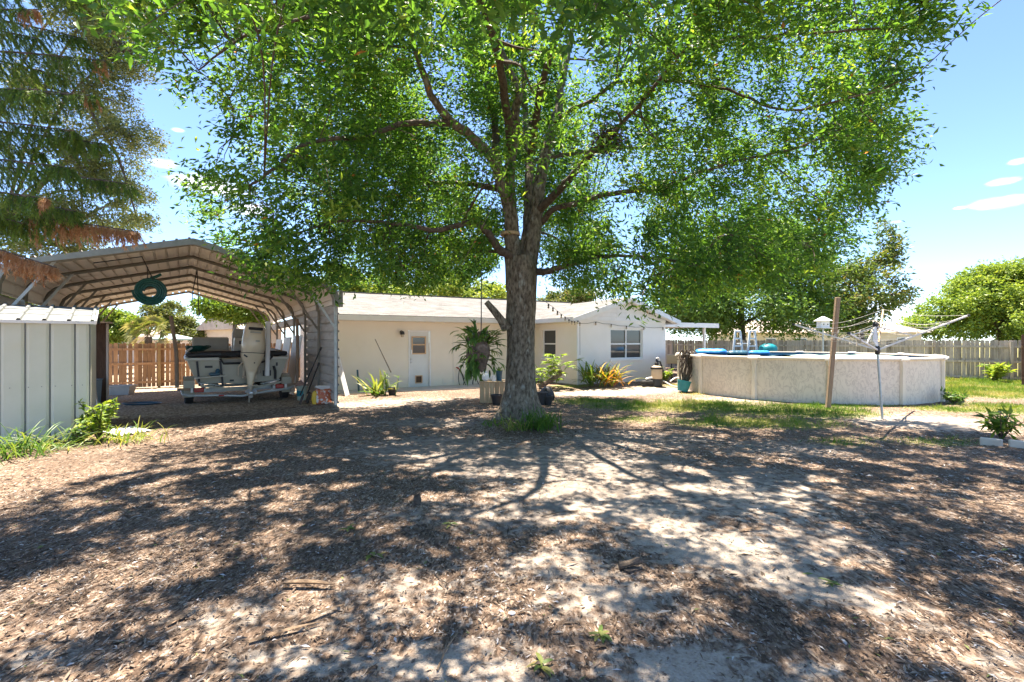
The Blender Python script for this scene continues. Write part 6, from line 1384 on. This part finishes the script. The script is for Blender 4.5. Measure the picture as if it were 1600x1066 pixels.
# ------------------------------------------------------------------ litter one can count
def debris():
    def at(px, py): p = GP(px, py); p.z = float(gz(p.x, p.y, True)); return p
    p = at(982, 890); m = MB(); rings = []
    for i in range(7): u = i/6; rings.append([(p.x-.07+.15*u+.0*math.cos(a), p.y+math.cos(a)*(.028+.012*math.sin(u*5)), p.z+.03+math.sin(a)*(.022+.008*math.cos(u*7))+.04*u) for a in np.linspace(0, 6.283, 9, endpoint=False)])
    m.loft(rings); m.box(p+Vector((.03, -.02, .015)), (.14, .05, .012), Matrix.Rotation(.5, 3, 'Z')); one(m, 'bark_chunk', M['bark_dark'], 'dark reddish chunk of bark on the pale sand', 'bark', p)
    p = at(652, 788); m = MB(); m.lathe([(.0, 0), (.035, .01), (.045, .05), (.03, .1), (0, .11)], p, 10)
    for i in range(40): m.strap(p+Vector((0, 0, .01+.08*i/40)), i*2.4, .05, .025, .6, .3, 2)
    one(m, 'pine_cone', M['bark_dark'], 'dark pine cone on the ground left of centre', 'cone', p)
    p = at(492, 918); m = MB(); m.strap(p+Vector((-.22, .0, .02)), -.05, .4, .05, .05, .15, 7, .6, fold=.5); one(m, 'palm_sheath', M['bark_strip'], 'pale curved palm sheath on the mulch', 'palm sheath', p)
    GS = 'dry sticks and strips on the mulch'
    for px, py, a, L, lab in ((450, 990, .5, .4, 'long tan bark strip in the foreground mulch'), (505, 962, .75, .3, 'tan bark strip above the longest one'), (700, 1020, 1.35, .32, 'pale stick pointing at the camera near the bottom centre'), (285, 965, 1.2, .18, 'short dark twig left of the bark strips'), (1180, 830, .2, .3, 'pale twig lying on the sand strip'), (690, 905, -.9, .2, 'thin curved twig left of the bark chunk'), (875, 805, .4, .4, 'thin grey twig below the trunk'), (470, 808, .3, .25, 'brown stick in the shade left of the pine cone'), (1560, 790, -.3, .25, 'stick at the right side of the mulch')):
        p = at(px, py); d = Vector((math.cos(a), math.sin(a), 0)); m = MB()
        q = [p-d*L/2+Z3*.012, p+Vector((R.gauss(0, .015), R.gauss(0, .015), .02)), p+d*L/2+Z3*.012]
        if 'strip' in lab: m.strap(p-d*L/2+Z3*.012, a, L, .035, .06, .12, 7, .5, fold=.3)
        else: m.tube(smooth(q, 4), taper(9, .006, .003), 5)
        one(m, 'dry_stick', M['bark_strip'] if 'pale' in lab or 'tan' in lab else M['bark_dark'], lab, 'stick', p, group=GS)
    GL = 'fallen leaf sprays'
    for px, py, n, lab in ((848, 1042, 7, 'olive leaf spray at the bottom centre'), (938, 996, 9, 'olive leaf spray right of the bottom centre'), (705, 822, 6, 'small olive leaf spray in the middle ground'), (545, 828, 6, 'olive leaf spray left of the pine cone'), (1300, 915, 6, 'tan leaf spray at the end of the sand strip'), (585, 870, 6, 'brown leaf spray above the palm sheath')):
        p = at(px, py); m = MB(); a0 = R.uniform(0, 6.28)
        for i in range(n): m.strap(p+Vector((R.gauss(0, .012), R.gauss(0, .012), .012)), a0+i*6.28/n+R.gauss(0, .3), R.uniform(.06, .1), .028, R.uniform(.02, .3), R.uniform(.3, .8), 5, R.uniform(.3, .9))
        m.tube([p+Z3*.01, p+Vector((.06*math.cos(a0), .06*math.sin(a0), .015))], .003, 4)
        one(m, 'leaf_spray', M['magnolia_leaf'], lab, 'fallen leaves', p, group=GL)
    p = at(800, 962); m = MB(); m.lathe([(0, 0), (.02, .005), (.022, .012), (.01, .02), (0, .021)], p, 10, sy=.7); one(m, 'white_shell', M['white_paint'], 'small white shell on the mulch in the foreground', 'shell', p, True)
debris()
